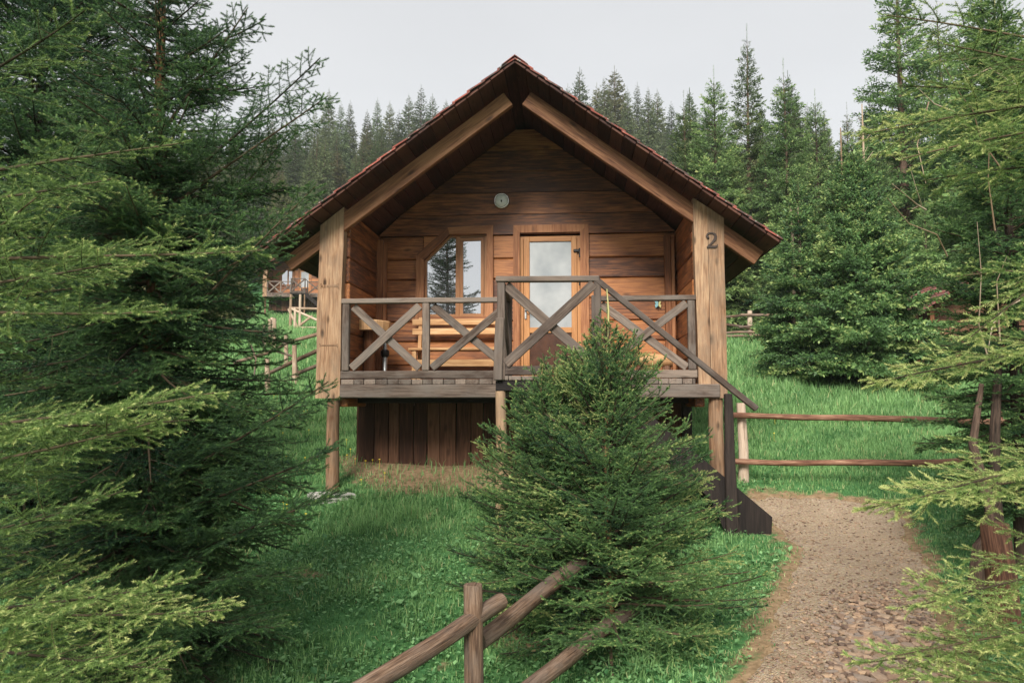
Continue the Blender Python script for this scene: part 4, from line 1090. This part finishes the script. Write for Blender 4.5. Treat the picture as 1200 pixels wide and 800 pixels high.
def branch(sh, wood_, p0, d0, L, r, lod, tint, sag=.25, lift=.35, latsp=.06, shsp=.035, width=.42, r0=.01, bare=.12, wmesh=True, shl=.075, open_=0.):
    """a spruce bough: axis, side twigs in a flat spray, shoots on the twigs"""
    n = 10; pts = [np.array(p0, float)]; d = unit(np.array(d0, float)); az = r.normal(0, .12)
    for i in range(n):
        t = i/n
        d = d+V(0, 0, -sag*.35*(1-t)+lift*.35*t*t)/1.6+np.cross(d, V(0, 0, 1))*az*.12
        d = d/np.linalg.norm(d); pts.append(pts[-1]+d*L/n)
    pts = np.array(pts)
    if wmesh: wood_.tube(pts, np.linspace(r0, r0*.16+.0008, n+1), 5, .05, False)
    cum = np.linspace(0, L, n+1)
    def P(s_): return np.array([np.interp(s_, cum, pts[:, k]) for k in range(3)])
    def T(s_):
        i = min(n-1, int(s_/L*n)); return unit(pts[i+1]-pts[i])
    # needles along the outer axis itself
    k0 = L*.45; m_ = max(1, int((L-k0)/(shl*.9)))
    ss = k0+(L-k0)*np.arange(m_)/m_
    PP = np.array([P(x) for x in ss]); DD = np.array([T(x) for x in ss])
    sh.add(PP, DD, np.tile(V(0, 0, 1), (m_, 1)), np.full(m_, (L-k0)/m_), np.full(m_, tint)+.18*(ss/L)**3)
    s_ = L*bare+r.uniform(0, latsp)
    side = 1
    while s_ < L*.985:
        q = s_/L
        axis = T(s_); hs = unit(np.cross(axis, V(0, 0, 1))); nn = np.cross(hs, axis)
        env = width*L*min(1, (q*2.4)**.7+.12)*(1-q)**.72
        ll = (env*r.uniform(.7, 1.15)+.5*shl)
        if r.uniform() < open_: ll *= .4
        ang = R(r.uniform(42, 62))
        ld = axis*math.cos(ang)+hs*side*math.sin(ang)+nn*r.normal(.05, .24)
        ld = unit(ld+V(0, 0, -.10*(1-q)))
        p = P(s_)
        tl = tint+.10*q+r.normal(0, .05)
        if lod >= 3:
            sh.add(p[None], ld[None], nn[None], np.array([ll]), np.array([tl]))
        else:
            # twig axis bends forward and down a little
            m2 = max(2, int(ll/shl)); us = np.linspace(0, 1, m2+1)
            fwd = axis*.35+V(0, 0, -.18+.22*q)
            tp = p[None]+ld[None]*(ll*us)[:, None]+fwd[None]*(ll*.5*us**2)[:, None]
            td = unit(np.diff(tp, axis=0)); tlm = np.linalg.norm(np.diff(tp, axis=0), axis=1)
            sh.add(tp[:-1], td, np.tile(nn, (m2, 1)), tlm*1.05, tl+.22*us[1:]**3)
            if wmesh and lod == 0 and ll > .10: wood_.tube(tp[::max(1, m2//3)], np.linspace(.0026, .0012, len(tp[::max(1, m2//3)])), 3, 0, False, smooth=False)
            # shoots, pairs both sides of the twig
            m3 = int(ll*.92/shsp)
            if m3 > 0:
                uu = (np.arange(m3)+r.uniform(.3, .7))/m3*.9+.04
                for sd_ in (-1, 1):
                    u2 = np.clip(uu+sd_*.25/m3, 0, 1)
                    b_ = p[None]+ld[None]*(ll*u2)[:, None]+fwd[None]*(ll*.5*u2**2)[:, None]
                    tdir = unit(ld[None]+fwd[None]*u2[:, None])
                    h2 = unit(np.cross(tdir, nn[None]))
                    an = np.radians(r.uniform(38, 58, m3))[:, None]
                    sdv = unit(tdir*np.cos(an)+h2*sd_*np.sin(an)+nn[None]*r.normal(.10, .30, (m3, 1))+V(0, 0, -.12)[None])
                    sl_ = np.minimum(shl*1.25, (1-u2)*ll*.55+shl*.35)*r.uniform(.7, 1.15, m3)
                    sh.add(b_, sdv, np.tile(nn, (m3, 1)), sl_, tl+.10*u2+r.normal(0, .05, m3))
        s_ += latsp*r.uniform(.7, 1.3)*.5*(1+.3*(lod >= 3)); side = -side
    return pts
LODS = {0: dict(n=50, ln=.0135, wd=.0032, ang=54), 1: dict(n=36, ln=.0140, wd=.0042, ang=52), 2: dict(n=7, ln=.50, wd=.20, rel=True), 3: dict(n=9, ln=.50, wd=.32, rel=True, ang=48)}
def spruce(name, label, cat, base, H, Rr, lod, seed, mat, group=None, tint=.3, tvar=.06, dz=.17, nb=5, latsp=.06, shsp=.035, shl=.075, top_open=0., r_trunk=None, trunk_mat='bark',
           lean=(0, 0), prof=None, skip=None, extra=None, cb=.03, leaders=1, pitch=(-12, 48), bare=.12, width=.42, nscale=1., leadlen=.35, sag=.25):
    r = np.random.default_rng(seed)
    root = empty(name, tuple(base)); tag(root, label, cat, group)
    sh = Shoots(); wd_ = MB(); lm_ = MB(); base = np.array(base, float)
    rt = r_trunk or H*.012+.01
    def axis(hh): t = hh/H; return base+V(lean[0]*t+.02*H/6*math.sin(t*5+seed), lean[1]*t, hh)
    hs_ = np.linspace(0, 1, 14)
    tp = [axis(-.25)]+[axis(q*H) for q in hs_]
    wd_.tube(tp, [rt*1.25]+[rt*(1-q)**.85+.004 for q in hs_], 10 if lod < 2 else 6, .05, False)
    hh = cb*H+.02
    while hh < H*(1-.02)-.06:
        q = hh/H
        nbr = max(3, int(round(nb*(1-.25*q)+r.uniform(-.5, .5)))); a0 = r.uniform(0, 6.28)
        for k in range(nbr):
            az = a0+6.283*k/nbr+r.normal(0, .22)
            pf = prof(q) if prof else min(1, .62+q*2.2)*(1-q)**.85
            L = max(.07, Rr*pf*r.uniform(.72, 1.12)+.03)
            if r.uniform() < top_open*q: L *= .45
            if skip and skip(az, q, r): continue
            pt_ = R(pitch[0]+(pitch[1]-pitch[0])*q**1.15)+r.normal(0, .17)
            d0 = V(math.cos(az)*math.cos(pt_), math.sin(az)*math.cos(pt_), math.sin(pt_))
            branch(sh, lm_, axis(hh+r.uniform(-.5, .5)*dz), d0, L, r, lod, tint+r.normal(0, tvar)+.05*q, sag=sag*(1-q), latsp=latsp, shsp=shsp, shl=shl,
                   r0=min(.022, .004+L*.010)*(1 if lod < 3 else 1.3), bare=bare, wmesh=(lod < 3 or L > .8), width=width, open_=.12)
        hh += dz*r.uniform(.8, 1.2)*(1-.45*q)
    # leader shoot(s), pale and bare at the top
    for k in range(leaders):
        p0 = axis(H*.985-.05); m_ = 5 if lod < 2 else 7; l_ = leadlen
        PP = np.array([p0+V(0, 0, l_*i/m_) for i in range(m_)]); 
        if lod == 1 and l_ > .1:
            ld_ = MB(); ld_.tube([p0-V(0, 0, .15), p0+V(.01, 0, l_*.5), p0+V(0, 0, l_)], [.010, .007, .004], 6, 0, False); ld_.build('leader_shoot', 'pale_shoot', root)
        sh.add(PP, np.tile(unit(V(.02, 0, 1)), (m_, 1)), np.tile(V(0, 1, 0), (m_, 1)), np.full(m_, l_/m_), np.full(m_, tint+.35))
    if extra: extra(sh, lm_, axis, r, wd_)
    P_ = dict(LODS[lod]); 
    if not P_.get('rel'): P_['ln'] *= nscale; P_['wd'] *= nscale
    v, f, tn = bottle(sh, rng=r, **P_)
    wd_.build('trunk', trunk_mat, root)
    if lm_.v: lm_.build('limbs', 'limb_bark', root)
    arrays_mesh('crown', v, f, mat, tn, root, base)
    STAT.append((label[:40], len(f)))
    return root
STAT = []
def toward(sh, wd_, p0, p1, r, lod, tint, **k):
    """a bough that runs from p0 to p1"""
    p0 = np.array(p0, float); p1 = np.array(p1, float); L = np.linalg.norm(p1-p0)
    d = unit(p1-p0)
    return branch(sh, wd_, p0, d+V(0, 0, .0), L, r, lod, tint, **k)
def gbase(px, Y, py=500):
    a = at(px, py, Y); return V(a[0], Y, gz(a[0], Y))

# the pair of young spruces in front of the landing
def topthin(az, q, r): return q > .80 and r.uniform() < .35
spruce('spruce', 'bushy young spruce in front of the stairs, tallest of the pair at the fence end', 'spruce', gbase(712, 5.35), 2.22, 1.04, 1, 21, 'needle_mid', tint=.36, tvar=.17,
       dz=.086, nb=8, latsp=.090, shsp=.056, shl=.078, r_trunk=.030, trunk_mat='orange_bark', pitch=(5, 62), cb=.02, leadlen=.30, width=.48, bare=.06, sag=.12,
       prof=lambda q: (1-q)**.60*min(1, .92+q*.5)*(1 if q < .80 else .75), skip=topthin)
def spike(sh, wd_, ax, r, tk):
    for dx, z0_, l_ in ((.13, 1.56, .42), (-.10, 1.50, .36)):
        p = ax(z0_)+V(dx, -.05, 0); tk.tube([ax(z0_-.35), p, p+V(.02, 0, l_)], [.009, .006, .003], 5, 0, False)
        sh.add(np.array([p+V(.02*i/6, 0, l_*i/6) for i in range(6)]), np.tile(V(0, 0, 1), (6, 1)), np.tile(V(0, 1, 0), (6, 1)), np.full(6, l_/6), np.full(6, .72))
        for k in range(5):
            an = k*1.26+r.uniform(0, 1); branch(sh, wd_, p+V(0, 0, .02), V(math.cos(an), math.sin(an), .7), r.uniform(.16, .26), r, 1, .35, sag=0, lift=.2, latsp=.05, shsp=.04, shl=.06, width=.5, r0=.004)
spruce('spruce', 'shorter young spruce with two pale tips left of the taller one, behind the fence rail', 'spruce', gbase(648, 5.65), 1.86, .88, 1, 23, 'needle_mid', tint=.34, tvar=.17,
       dz=.078, nb=8, latsp=.085, shsp=.056, shl=.078, r_trunk=.026, trunk_mat='orange_bark', pitch=(5, 60), cb=.03, leadlen=.06, width=.48, bare=.06, sag=.12,
       prof=lambda q: (1-q)**.52*min(1, .88+q*.6)*(1 if q < .8 else .8), skip=topthin, extra=spike)

# big spruce, left
A_base = gbase(170, 4.9)
def A_extra(sh, wd_, ax, r, tk):
    kw = dict(latsp=.085, shsp=.05, shl=.095, r0=.014, width=.36, sag=.05, lift=.1)
    for (z_, px, py, Y_, ln) in ((3.05, 372, 74, 4.7, 0), (2.95, 368, 108, 4.5, 0), (2.0, 345, 215, 4.4, 0), (3.5, 285, 12, 4.7, 0), (1.1, 385, 445, 4.3, 0), (.9, 392, 520, 4.25, 0), (.6, 385, 570, 4.2, 0),
                             (.5, 360, 655, 4.0, 0), (2.5, 335, 160, 4.9, 0), (.35, 335, 720, 3.9, 0)):
        p1 = at(px, py, Y_); branch(sh, wd_, ax(z_), p1-ax(z_), np.linalg.norm(p1-ax(z_))*1.03, r, 0, .20+r.uniform(-.05, .15), **kw)
spruce('spruce', 'large dark spruce with a reddish trunk left of the cabin', 'spruce', A_base, 6.6, 1.14, 0, 31, 'needle_dark', tint=.25, tvar=.13,
       dz=.082, nb=9, latsp=.085, shsp=.056, shl=.088, nscale=1.22, bare=.04, r_trunk=.062, trunk_mat='orange_bark', pitch=(-14, 42), cb=.015, top_open=.8, skip=lambda az, q, r: q > .5 and r.uniform() < .35, extra=A_extra, width=.40,
       prof=lambda q: min(1, .75+q*1.2)*(1-q)**.50*1.0, sag=.30)
spruce('spruce', 'dark spruce filling the left background behind the large reddish-trunked one', 'spruce', gbase(30, 7.2), 8.2, 1.75, 1, 33, 'needle_dark', tint=.22, tvar=.10,
       dz=.16, nb=7, latsp=.12, shsp=.075, shl=.13, nscale=1.9, r_trunk=.07, pitch=(-10, 42), cb=.01, width=.46, prof=lambda q: min(1, .8+q)*(1-q)**.55, sag=.3)
# nearer spruce reaching in from the left edge
B_base = gbase(-160, 3.0)
def B_extra(sh, wd_, ax, r, tk):
    kw = dict(latsp=.088, shsp=.054, shl=.070, r0=.011, width=.34, sag=.10, lift=.14)
    for (z_, px, py, Y_, t_) in ((2.1, 268, 262, 2.75, .50), (1.95, 150, 290, 2.6, .50), (1.9, 180, 345, 2.65, .42), (1.85, 30, 220, 2.6, .45), (1.35, 222, 436, 2.55, .55), (1.15, 140, 478, 2.55, .45), (1.4, 205, 470, 2.7, .45),
                             (.65, 228, 690, 2.5, .62), (.6, 205, 655, 2.6, .55), (.55, 225, 735, 2.55, .5), (.4, 150, 780, 2.5, .55), (2.7, 110, 20, 2.8, .42), (2.4, 160, 130, 2.8, .42), (.8, 120, 560, 2.6, .40), (2.3, 100, 190, 2.6, .4)):
        p1 = at(px, py, Y_); z_ = min(z_+.30, 3.3); a = ax(z_)
        branch(sh, wd_, a, p1-a+V(0, 0, .02), np.linalg.norm(p1-a)*1.04, r, 0, t_, **kw)
spruce('spruce', 'spruce with light green boughs reaching in from the left edge of the view', 'spruce', B_base, 4.4, .80, 0, 37, 'needle_light', tint=.10, tvar=.08,
       dz=.20, nb=6, latsp=.095, shsp=.058, shl=.075, r_trunk=.05, pitch=(-10, 45), extra=B_extra, width=.38,
       prof=lambda q: min(1, .7+q*1.5)*(1-q)**.5, skip=lambda az, q, r: (math.cos(az) < -.2 and r.uniform() < .5))
# right edge, near : boughs reach in over the path
Cb = gbase(1400, 3.6)
def C_extra(sh, wd_, ax, r, tk):
    kw = dict(latsp=.095, shsp=.058, shl=.095, r0=.010, sag=.03, lift=-.10)
    for (z_, px, py, Y_, t_, wdt) in ((3.0, 1018, 152, 3.3, .58, .42), (2.9, 1070, 182, 3.2, .52, .35), (2.5, 1115, 395, 3.3, .55, .3), (2.9, 1060, 100, 3.8, .5, .3), (3.1, 1045, 20, 3.5, .35, .4), (2.95, 1100, 60, 3.1, .35, .4),
                             (1.9, 1022, 448, 3.3, .62, .35), (1.45, 1045, 590, 3.2, .60, .42), (1.35, 1020, 600, 3.35, .62, .38), (.95, 1060, 705, 3.0, .58, .42), (.7, 1070, 770, 3.0, .55, .36), (.6, 1040, 790, 3.1, .5, .4),
                             (2.2, 1120, 330, 3.6, .40, .3), (2.7, 1085, 215, 3.5, .45, .4), (.3, 1090, 800, 2.9, .5, .4)):
        p1 = at(px, py, Y_); a = ax(min(z_, 3.3))
        branch(sh, wd_, a, p1-a+V(0, 0, .06), np.linalg.norm(p1-a)*1.02, r, 0, t_+.10, width=wdt*.80, **kw)
spruce('spruce', 'yellow-green spruce boughs overhanging the path from the right edge', 'spruce', Cb, 4.6, .72, 0, 41, 'needle_light', tint=.30, tvar=.12,
       dz=.24, nb=6, latsp=.095, shsp=.058, shl=.09, nscale=1.1, r_trunk=.05, pitch=(-8, 45), extra=C_extra, width=.38, prof=lambda q: min(1, .7+q*1.5)*(1-q)**.5,
       skip=lambda az, q, r: (math.cos(az) > .2 and r.uniform() < .5))
# spruce with the bent double trunk beside the path
Db = gbase(1192, 7.1)
def D_extra(sh, lm_, ax, r, wd_):
    # bent second stem and dead orange twigs
    q0, q1, q2, q3, q4 = gbase(1133, 6.3), at(1150, 640, 6.3), at(1162, 590, 6.4), at(1150, 560, 6.5), at(1140, 520, 6.6)
    q0[2] -= .1
    wd_.tube([q0, q1, (q1+q2)/2, q2, q3, q4, at(1150, 450, 6.7)], [.075, .062, .055, .05, .042, .034, .02], 12, .06, False)
    q5 = gbase(1168, 6.5); q5[2] -= .1
    wd_.tube([q5, at(1170, 640, 6.5), at(1165, 570, 6.5), at(1166, 500, 6.6), at(1170, 420, 6.8)], [.06, .052, .046, .038, .028], 12, .06, False)
spruce('spruce', 'tall spruce on bent grey trunks where the two-rail fence ends at the right', 'spruce', Db, 5.2, .92, 1, 43, 'needle_mid', tint=.30, tvar=.10,
       dz=.12, nb=7, latsp=.080, shsp=.045, shl=.10, nscale=1.35, r_trunk=.06, pitch=(-10, 40), cb=.10, extra=D_extra, width=.40, prof=lambda q: (1-q)**.55*min(1, .55+q*1.6))
dt = empty('dead_twigs', tuple(Db)); tag(dt, 'bare pale dead twigs curling among the boughs of the right-hand spruces', 'dead branches')
mb = MB()
for pts_ in (((1066, 195), (1074, 222), (1080, 240), (1070, 245)), ((1105, 75), (1125, 110), (1140, 130), (1150, 165), (1175, 200)), ((1040, 232), (1065, 262), (1098, 275), (1110, 300)), ((1072, 100), (1095, 122), (1118, 131)), ((1085, 215), (1075, 170), (1088, 120)),
             ((1158, 410), (1163, 380), (1180, 360), (1195, 352)), ((1145, 260), (1150, 320), (1147, 380), (1158, 420)), ((1120, 60), (1135, 82), (1150, 88)), ((1160, 150), (1158, 210), (1166, 270)), ((1180, 300), (1168, 330), (1172, 400)), ((1045, 215), (1075, 240), (1085, 246)), ((1130, 95), (1160, 80), (1190, 100))):
    k = at(pts_[0][0], pts_[0][1], 6.0); mb.tube([at(a, b_, 5.9+.12*i) for i, (a, b_) in enumerate(pts_)], np.linspace(.002, .007, len(pts_)), 5, .1, False)
mb.build('twigs', 'dead_twig', dt)
ps = gbase(1165, 5.6); q = at(1165, 612, 5.6)
mb = MB(); mb.tube([(ps[0], 5.6, ps[2]-.15), (ps[0]+.005, 5.6, (ps[2]+q[2])/2), (q[0], 5.6, q[2]-.01), (q[0], 5.6, q[2])], [.10, .094, .09, .084], 14, .05)
tag(mb.build('post_stump', 'red_log_wood', None, tuple(ps)), 'reddish sawn-off log post in front of the bent trunks beside the path', 'post')

# mid-distance spruces on the right-hand meadow
spruce('spruce', 'broad dark spruce with a bare pole-like tip, nearest on the right-hand meadow', 'spruce', gbase(1010, 17.0), 5.3, 2.15, 2, 51, 'needle_dark', tint=.42, tvar=.12, dz=.16, nb=8, latsp=.19, shsp=.10, shl=.18,
       pitch=(-2, 50), prof=lambda q: min(1, .80+q*1.2)*(1-q)**.80, leadlen=.4, cb=.01)
spruce('spruce', 'dark narrow spruce with two thin tips between the far fence and the broad spruce', 'spruce', gbase(943, 17.6), 4.5, 1.35, 2, 53, 'needle_dark', tint=.40, tvar=.12, dz=.15, nb=7, latsp=.19, shsp=.10, shl=.18,
       pitch=(0, 50), prof=lambda q: min(1, .80+q*1.2)*(1-q)**.72, leadlen=.4, cb=.01)
for k, (px, hp, Y_) in enumerate(((985, 150, 16.3), (1011, 120, 16.8), (925, 250, 17.), (935, 243, 17.2))):
    pass
def poles(sh, wd_, ax, r): pass
for px, pt0, pb0, Y_, lb, tw in ((985, 150, 330, 17.0, 'thin bare pale tree tip left of the two rising from the broad spruce', 0), (1010, 122, 275, 17.0, 'tall bare pale tree tip with short side twigs above the broad spruce', 1), (926, 236, 300, 17.6, 'short bare pale tip, leftmost of the two above the narrow spruce', 0), (935, 243, 330, 17.6, 'short bare pale tip, rightmost of the two above the narrow spruce', 0)):
    a, b_ = at(px, pt0, Y_), at(px+3, pb0, Y_); o = empty('bare_sapling', (b_[0], Y_, gz(b_[0], Y_))); tag(o, lb, 'sapling')
    mb = MB(); mb.tube([V(b_[0], Y_, gz(b_[0], Y_)-.1), b_, (a+b_)/2+V(.02, 0, 0), a], [.045, .038, .028, .012], 7, .05, False); mb.build('trunk', 'dead_twig', o)
    mb = MB(); r_ = random.Random(px)
    for k in range(16 if tw else 7):
        t = r_.uniform(.1, .85); p = b_+(a-b_)*t; an = r_.uniform(0, 6.28); l_ = r_.uniform(.12, .40)*(1.2 if tw else .5)
        mb.tube([p, p+V(math.cos(an)*l_*.6, math.sin(an)*l_*.4, l_*.75)], [.009, .004], 4, 0, False)
    mb.build('twigs', 'dead_twig', o)

# shared shapes for the wood
protos = []
for k, (H_, R_, sd_, mt, top, pr_) in enumerate(((12., 2.5, 61, 'needle_wood', .3, .62), (13., 2.3, 62, 'needle_wood', .15, .7), (11., 2.6, 63, 'needle_wood', .3, .6))):
    p_ = spruce('spruce', 'x', 'spruce', (0, 0, 0), H_, R_, 2, sd_, mt, tint=.34, tvar=.12, dz=.36, nb=7, latsp=.34, shsp=.17, shl=.28, pitch=(-8, 50), top_open=top, leadlen=.9, width=.44, sag=.35,
                prof=(lambda pr_: lambda q: min(1, .75+q*1.2)*(1-q)**pr_)(pr_), cb=.02)
    protos.append(p_)
farp = []
for k, (H_, R_, sd_, mt) in enumerate(((20., 3.1, 71, 'needle_far'), (19., 2.6, 72, 'needle_far'), (18., 3.4, 73, 'needle_far_brown'), (21., 2.8, 74, 'needle_far'))):
    p_ = spruce('spruce', 'x', 'spruce', (0, 0, 0), H_, R_, 3, sd_, mt, tint=.40, tvar=.16, dz=.42, nb=10, latsp=.40, pitch=(-12, 48), top_open=.15, leadlen=.7, width=.55, r_trunk=.16, sag=.3,
                prof=lambda q: min(1, .75+q*1.2)*(1-q)**.64, cb=.05)
    farp.append(p_)
used_ = set()
def place(pr, px, Y_, top_y=None, scale=1., label='', group=None, rz=0, H_=None, wide=1.):
    b_ = gbase(px, Y_)
    if top_y is not None:
        zt = at(px, top_y, Y_)[2]; scale = (zt-b_[2])/H_
    o = pr if pr.name not in used_ else copy_tree(pr)
    used_.add(pr.name); used_.add(o.name)
    o.location = tuple(b_-V(0, 0, .1)); o.scale = (scale*wide, scale*wide, scale); o.rotation_euler = (0, 0, rz); tag(o, label, 'spruce', group); return o
HP = (12., 13., 11.)
NAMED = [  # photo x, distance, photo y of the tip, shape, width, label
    (808, 31, 118, 0, .95, 'bright green spruce with a thin tip, first one right of the roof slope'),
    (845, 30, 92, 2, .95, 'spruce with a sparse tip just left of the tall thin-topped one behind the roof'),
    (886, 33, 42, 1, .95, 'tall thin-topped spruce rising highest above the lower right roof edge'),
    (930, 29, 82, 0, 1.0, 'loose-crowned spruce just right of the tall thin-topped one'),
    (968, 34, 118, 2, .9, 'rounded green spruce behind the bare pale tips'),
    (1005, 36, 130, 1, .9, 'dark spruce filling the gap left of the giant dark one'),
    (1072, 30, -75, 1, 1.05, 'giant dark spruce running out of the top of the view at the right'),
    (1120, 33, 10, 0, 1.1, 'spruce standing right behind the giant dark one'),
    (1175, 26, -20, 2, 1.1, 'green spruce at the right edge behind the near boughs'),
    (870, 30, 190, 2, 1.0, 'low bushy spruce close behind the right roof tip'),
    (905, 31, 165, 0, .9, 'mid-green spruce right of the low bushy one by the roof tip'),
    (955, 29, 195, 1, .9, 'dark mid-height spruce behind the narrow meadow spruce'),
    (1040, 28, 175, 2, .9, 'spruce between the broad meadow spruce and the giant one'),
    (1095, 26, 230, 0, .9, 'low spruce behind the red-roofed hut'),
]
for k, (px, Y_, ty, pi_, wd_, lb) in enumerate(NAMED):
    place(protos[pi_], px, Y_, ty, label=lb, rz=k*1.7, H_=HP[pi_], wide=wd_)
HF = (20., 19., 18., 21.)
r_ = random.Random(77)
# skyline trees, one by one (photo x, photo y of tip, distance)
SKY = [(310, 138, 120), (338, 135, 125), (361, 128, 120), (378, 105, 130), (393, 121, 125), (404, 119, 135), (425, 130, 125), (437, 116, 135), (452, 120, 125), (463, 130, 120), (475, 112, 130), (490, 102, 125), (504, 112, 120), (520, 118, 128), (292, 150, 130), (270, 140, 125), (245, 150, 120), (215, 140, 130),
       (682, 81, 120), (703, 100, 128), (724, 80, 130), (740, 103, 125), (765, 104, 120), (776, 106, 128), (752, 98, 135), (793, 120, 125), (712, 92, 122), (668, 100, 126)]
for k, (px, ty, Y_) in enumerate(SKY):
    side_ = 'left of' if px < 600 else 'right of'
    i = r_.randrange(4); lbl = f'hazy dark spruce on the skyline just {side_} the roof peak' if px > 600 else 'hazy dark spruce on the skyline left of the cabin roof'
    place(farp[i], px, Y_, ty, label=lbl, group=f'skyline spruces {side_} the roof', rz=r_.uniform(0, 6), H_=HF[i], wide=r_.uniform(1.15, 1.45))
for Y_, x0_, x1_, n_, jit in ((112, 150, 560, 16, 10), (96, 140, 540, 15, 8), (84, 120, 520, 13, 6), (72, 130, 500, 9, 5)):
    for k in range(n_):
        px = x0_+(x1_-x0_)*(k+r_.uniform(.1, .9))/n_; i = r_.randrange(4)
        place(farp[i], px, Y_+r_.uniform(-jit, jit), None, r_.uniform(.55, .85) if Y_ < 90 else r_.uniform(.7, .95), 'spruce in the dense wood covering the slope left of the cabin roof', 'spruces on the slope left of the roof', r_.uniform(0, 6), wide=1.35)
for Y_, x0_, x1_, n_, jit in ((112, 640, 1000, 12, 10), (95, 650, 1100, 13, 8), (75, 640, 1150, 13, 6), (58, 690, 1200, 12, 5), (46, 780, 1230, 11, 3)):
    for k in range(n_):
        px = x0_+(x1_-x0_)*(k+r_.uniform(.1, .9))/n_; i = r_.randrange(4)
        s_ = {112: .85, 95: .8, 75: .7, 58: .6, 46: .6}[Y_]*r_.uniform(.85, 1.15)
        if px < 790: s_ *= .85
        place(farp[i], px, Y_+r_.uniform(-jit, jit), None, s_, 'spruce in the dense wood behind the right roof slope and meadow', 'spruces in the wood behind the right-hand meadow', r_.uniform(0, 6), wide=1.35)
for k, (px, ty) in enumerate(((20, 60), (70, 110), (110, 90), (-40, 40), (-100, 60), (1250, 40), (1300, 60))):
    place(farp[k % 4], px, 110, ty, label='hazy spruce glimpsed through the boughs of the large left spruce' if px < 600 else 'hazy spruce beyond the right edge boughs', group='spruces beyond the near boughs at the left' if px < 600 else 'spruces beyond the near boughs at the right', rz=k, H_=HF[k % 4])

# scrub on the left slope : olive and tawny bushes
def bush(base, rad, hgt, seed, n=2600):
    r = np.random.default_rng(seed); nc = 9
    cen_ = r.normal(0, .45, (nc, 3))*V(rad, rad, hgt*.35)+V(0, 0, hgt*.5); cr = r.uniform(.25, .5, nc)*min(rad, hgt)
    i = r.integers(0, nc, n); d_ = unit(r.normal(0, 1, (n, 3))); P_ = cen_[i]+d_*(cr[i]*r.uniform(.5, 1.1, n)**.6)[:, None]
    P_[:, 2] = np.abs(P_[:, 2]); s_ = .10*rad/1.2*r.uniform(.6, 1.3, n)
    a = unit(r.normal(0, 1, (n, 3))); b_ = unit(np.cross(a, d_))
    v = np.stack([P_-a*s_[:, None], P_+b_*(s_*.6)[:, None], P_+a*s_[:, None], P_-b_*(s_*.6)[:, None]], 1).reshape(-1, 3)+np.array(base)
    return v, np.arange(4*n).reshape(-1, 4), np.repeat(np.clip(r.normal(.5, .25, n)+.0*i, 0, 1), 4)
for k in range(22):
    px = 150+k*7+r_.uniform(-8, 8) if k < 18 else 345+k; Y_ = r_.choice((50, 56, 62, 66)) if k < 18 else 64; b_ = gbase(px, Y_)
    root = empty('shrub', tuple(b_)); tag(root, 'tawny olive shrub on the slope between the large left spruce and the uphill cabin', 'shrub', 'shrubs on the slope beside the uphill cabin')
    v, f, t_ = bush(b_, r_.uniform(1.3, 2.2), r_.uniform(1.8, 3.2), k); arrays_mesh('foliage', v, f, 'bush_leaf', t_, root, b_)
    mb = MB(); 
    for j in range(4): an = j*1.6+k; mb.tube([b_-V(0, 0, .2), b_+V(math.cos(an)*.6, math.sin(an)*.6, 1.3)], [.05, .02], 5, 0, False)
    mb.build('stem', 'bark', root)
# dandelions in the left meadow
mb = MB()
for k in range(46):
    px, py = r_.choice(((322, 472), (338, 505), (350, 540), (415, 540), (345, 490), (425, 548), (900, 520), (610, 645), (350, 612))); g_ = ground_at(px+r_.gauss(0, 14), py+r_.gauss(0, 10))
    zz = g_[2]+r_.uniform(.07, .14); mb.tube([g_, (g_[0], g_[1], zz)], [.002, .002], 3, 0, False); 
    mb.tube([(g_[0], g_[1], zz), (g_[0], g_[1], zz+.008)], [.015, .011], 7, 0, True)
kind(mb.build('dandelion_flowers', 'dandelion_yellow'), 'stuff')
# fallen green leaf on the gravel
print('TRIS', sum(s[1] for s in STAT), STAT)

# ------------------------------------------------------------------ air
HAZE = .0005
if HAZE:
    m = bpy.data.materials.new('haze'); m.use_nodes = True; nt = m.node_tree; nt.nodes.clear()
    o_ = nt.nodes.new('ShaderNodeOutputMaterial'); pv = nt.nodes.new('ShaderNodeVolumePrincipled')
    pv.inputs['Color'].default_value = (.86, .90, .95, 1); pv.inputs['Density'].default_value = HAZE; pv.inputs['Anisotropy'].default_value = .2
    nt.links.new(pv.outputs[0], o_.inputs['Volume'])
    MATS['haze'] = m
    x, y0_, y1_ = 620, -320, 720; z0_, z1_ = -34, 95
    vs_ = np.array([(a, b_, c_) for a in (-x, x) for b_ in (y0_, y1_) for c_ in (z0_, z1_)], float)
    fs_ = np.array([(0, 1, 3, 2), (4, 6, 7, 5), (0, 4, 5, 1), (2, 3, 7, 6), (0, 2, 6, 4), (1, 5, 7, 3)])
    hz_ = arrays_mesh('haze', vs_, fs_, 'haze'); kind(hz_, 'stuff')
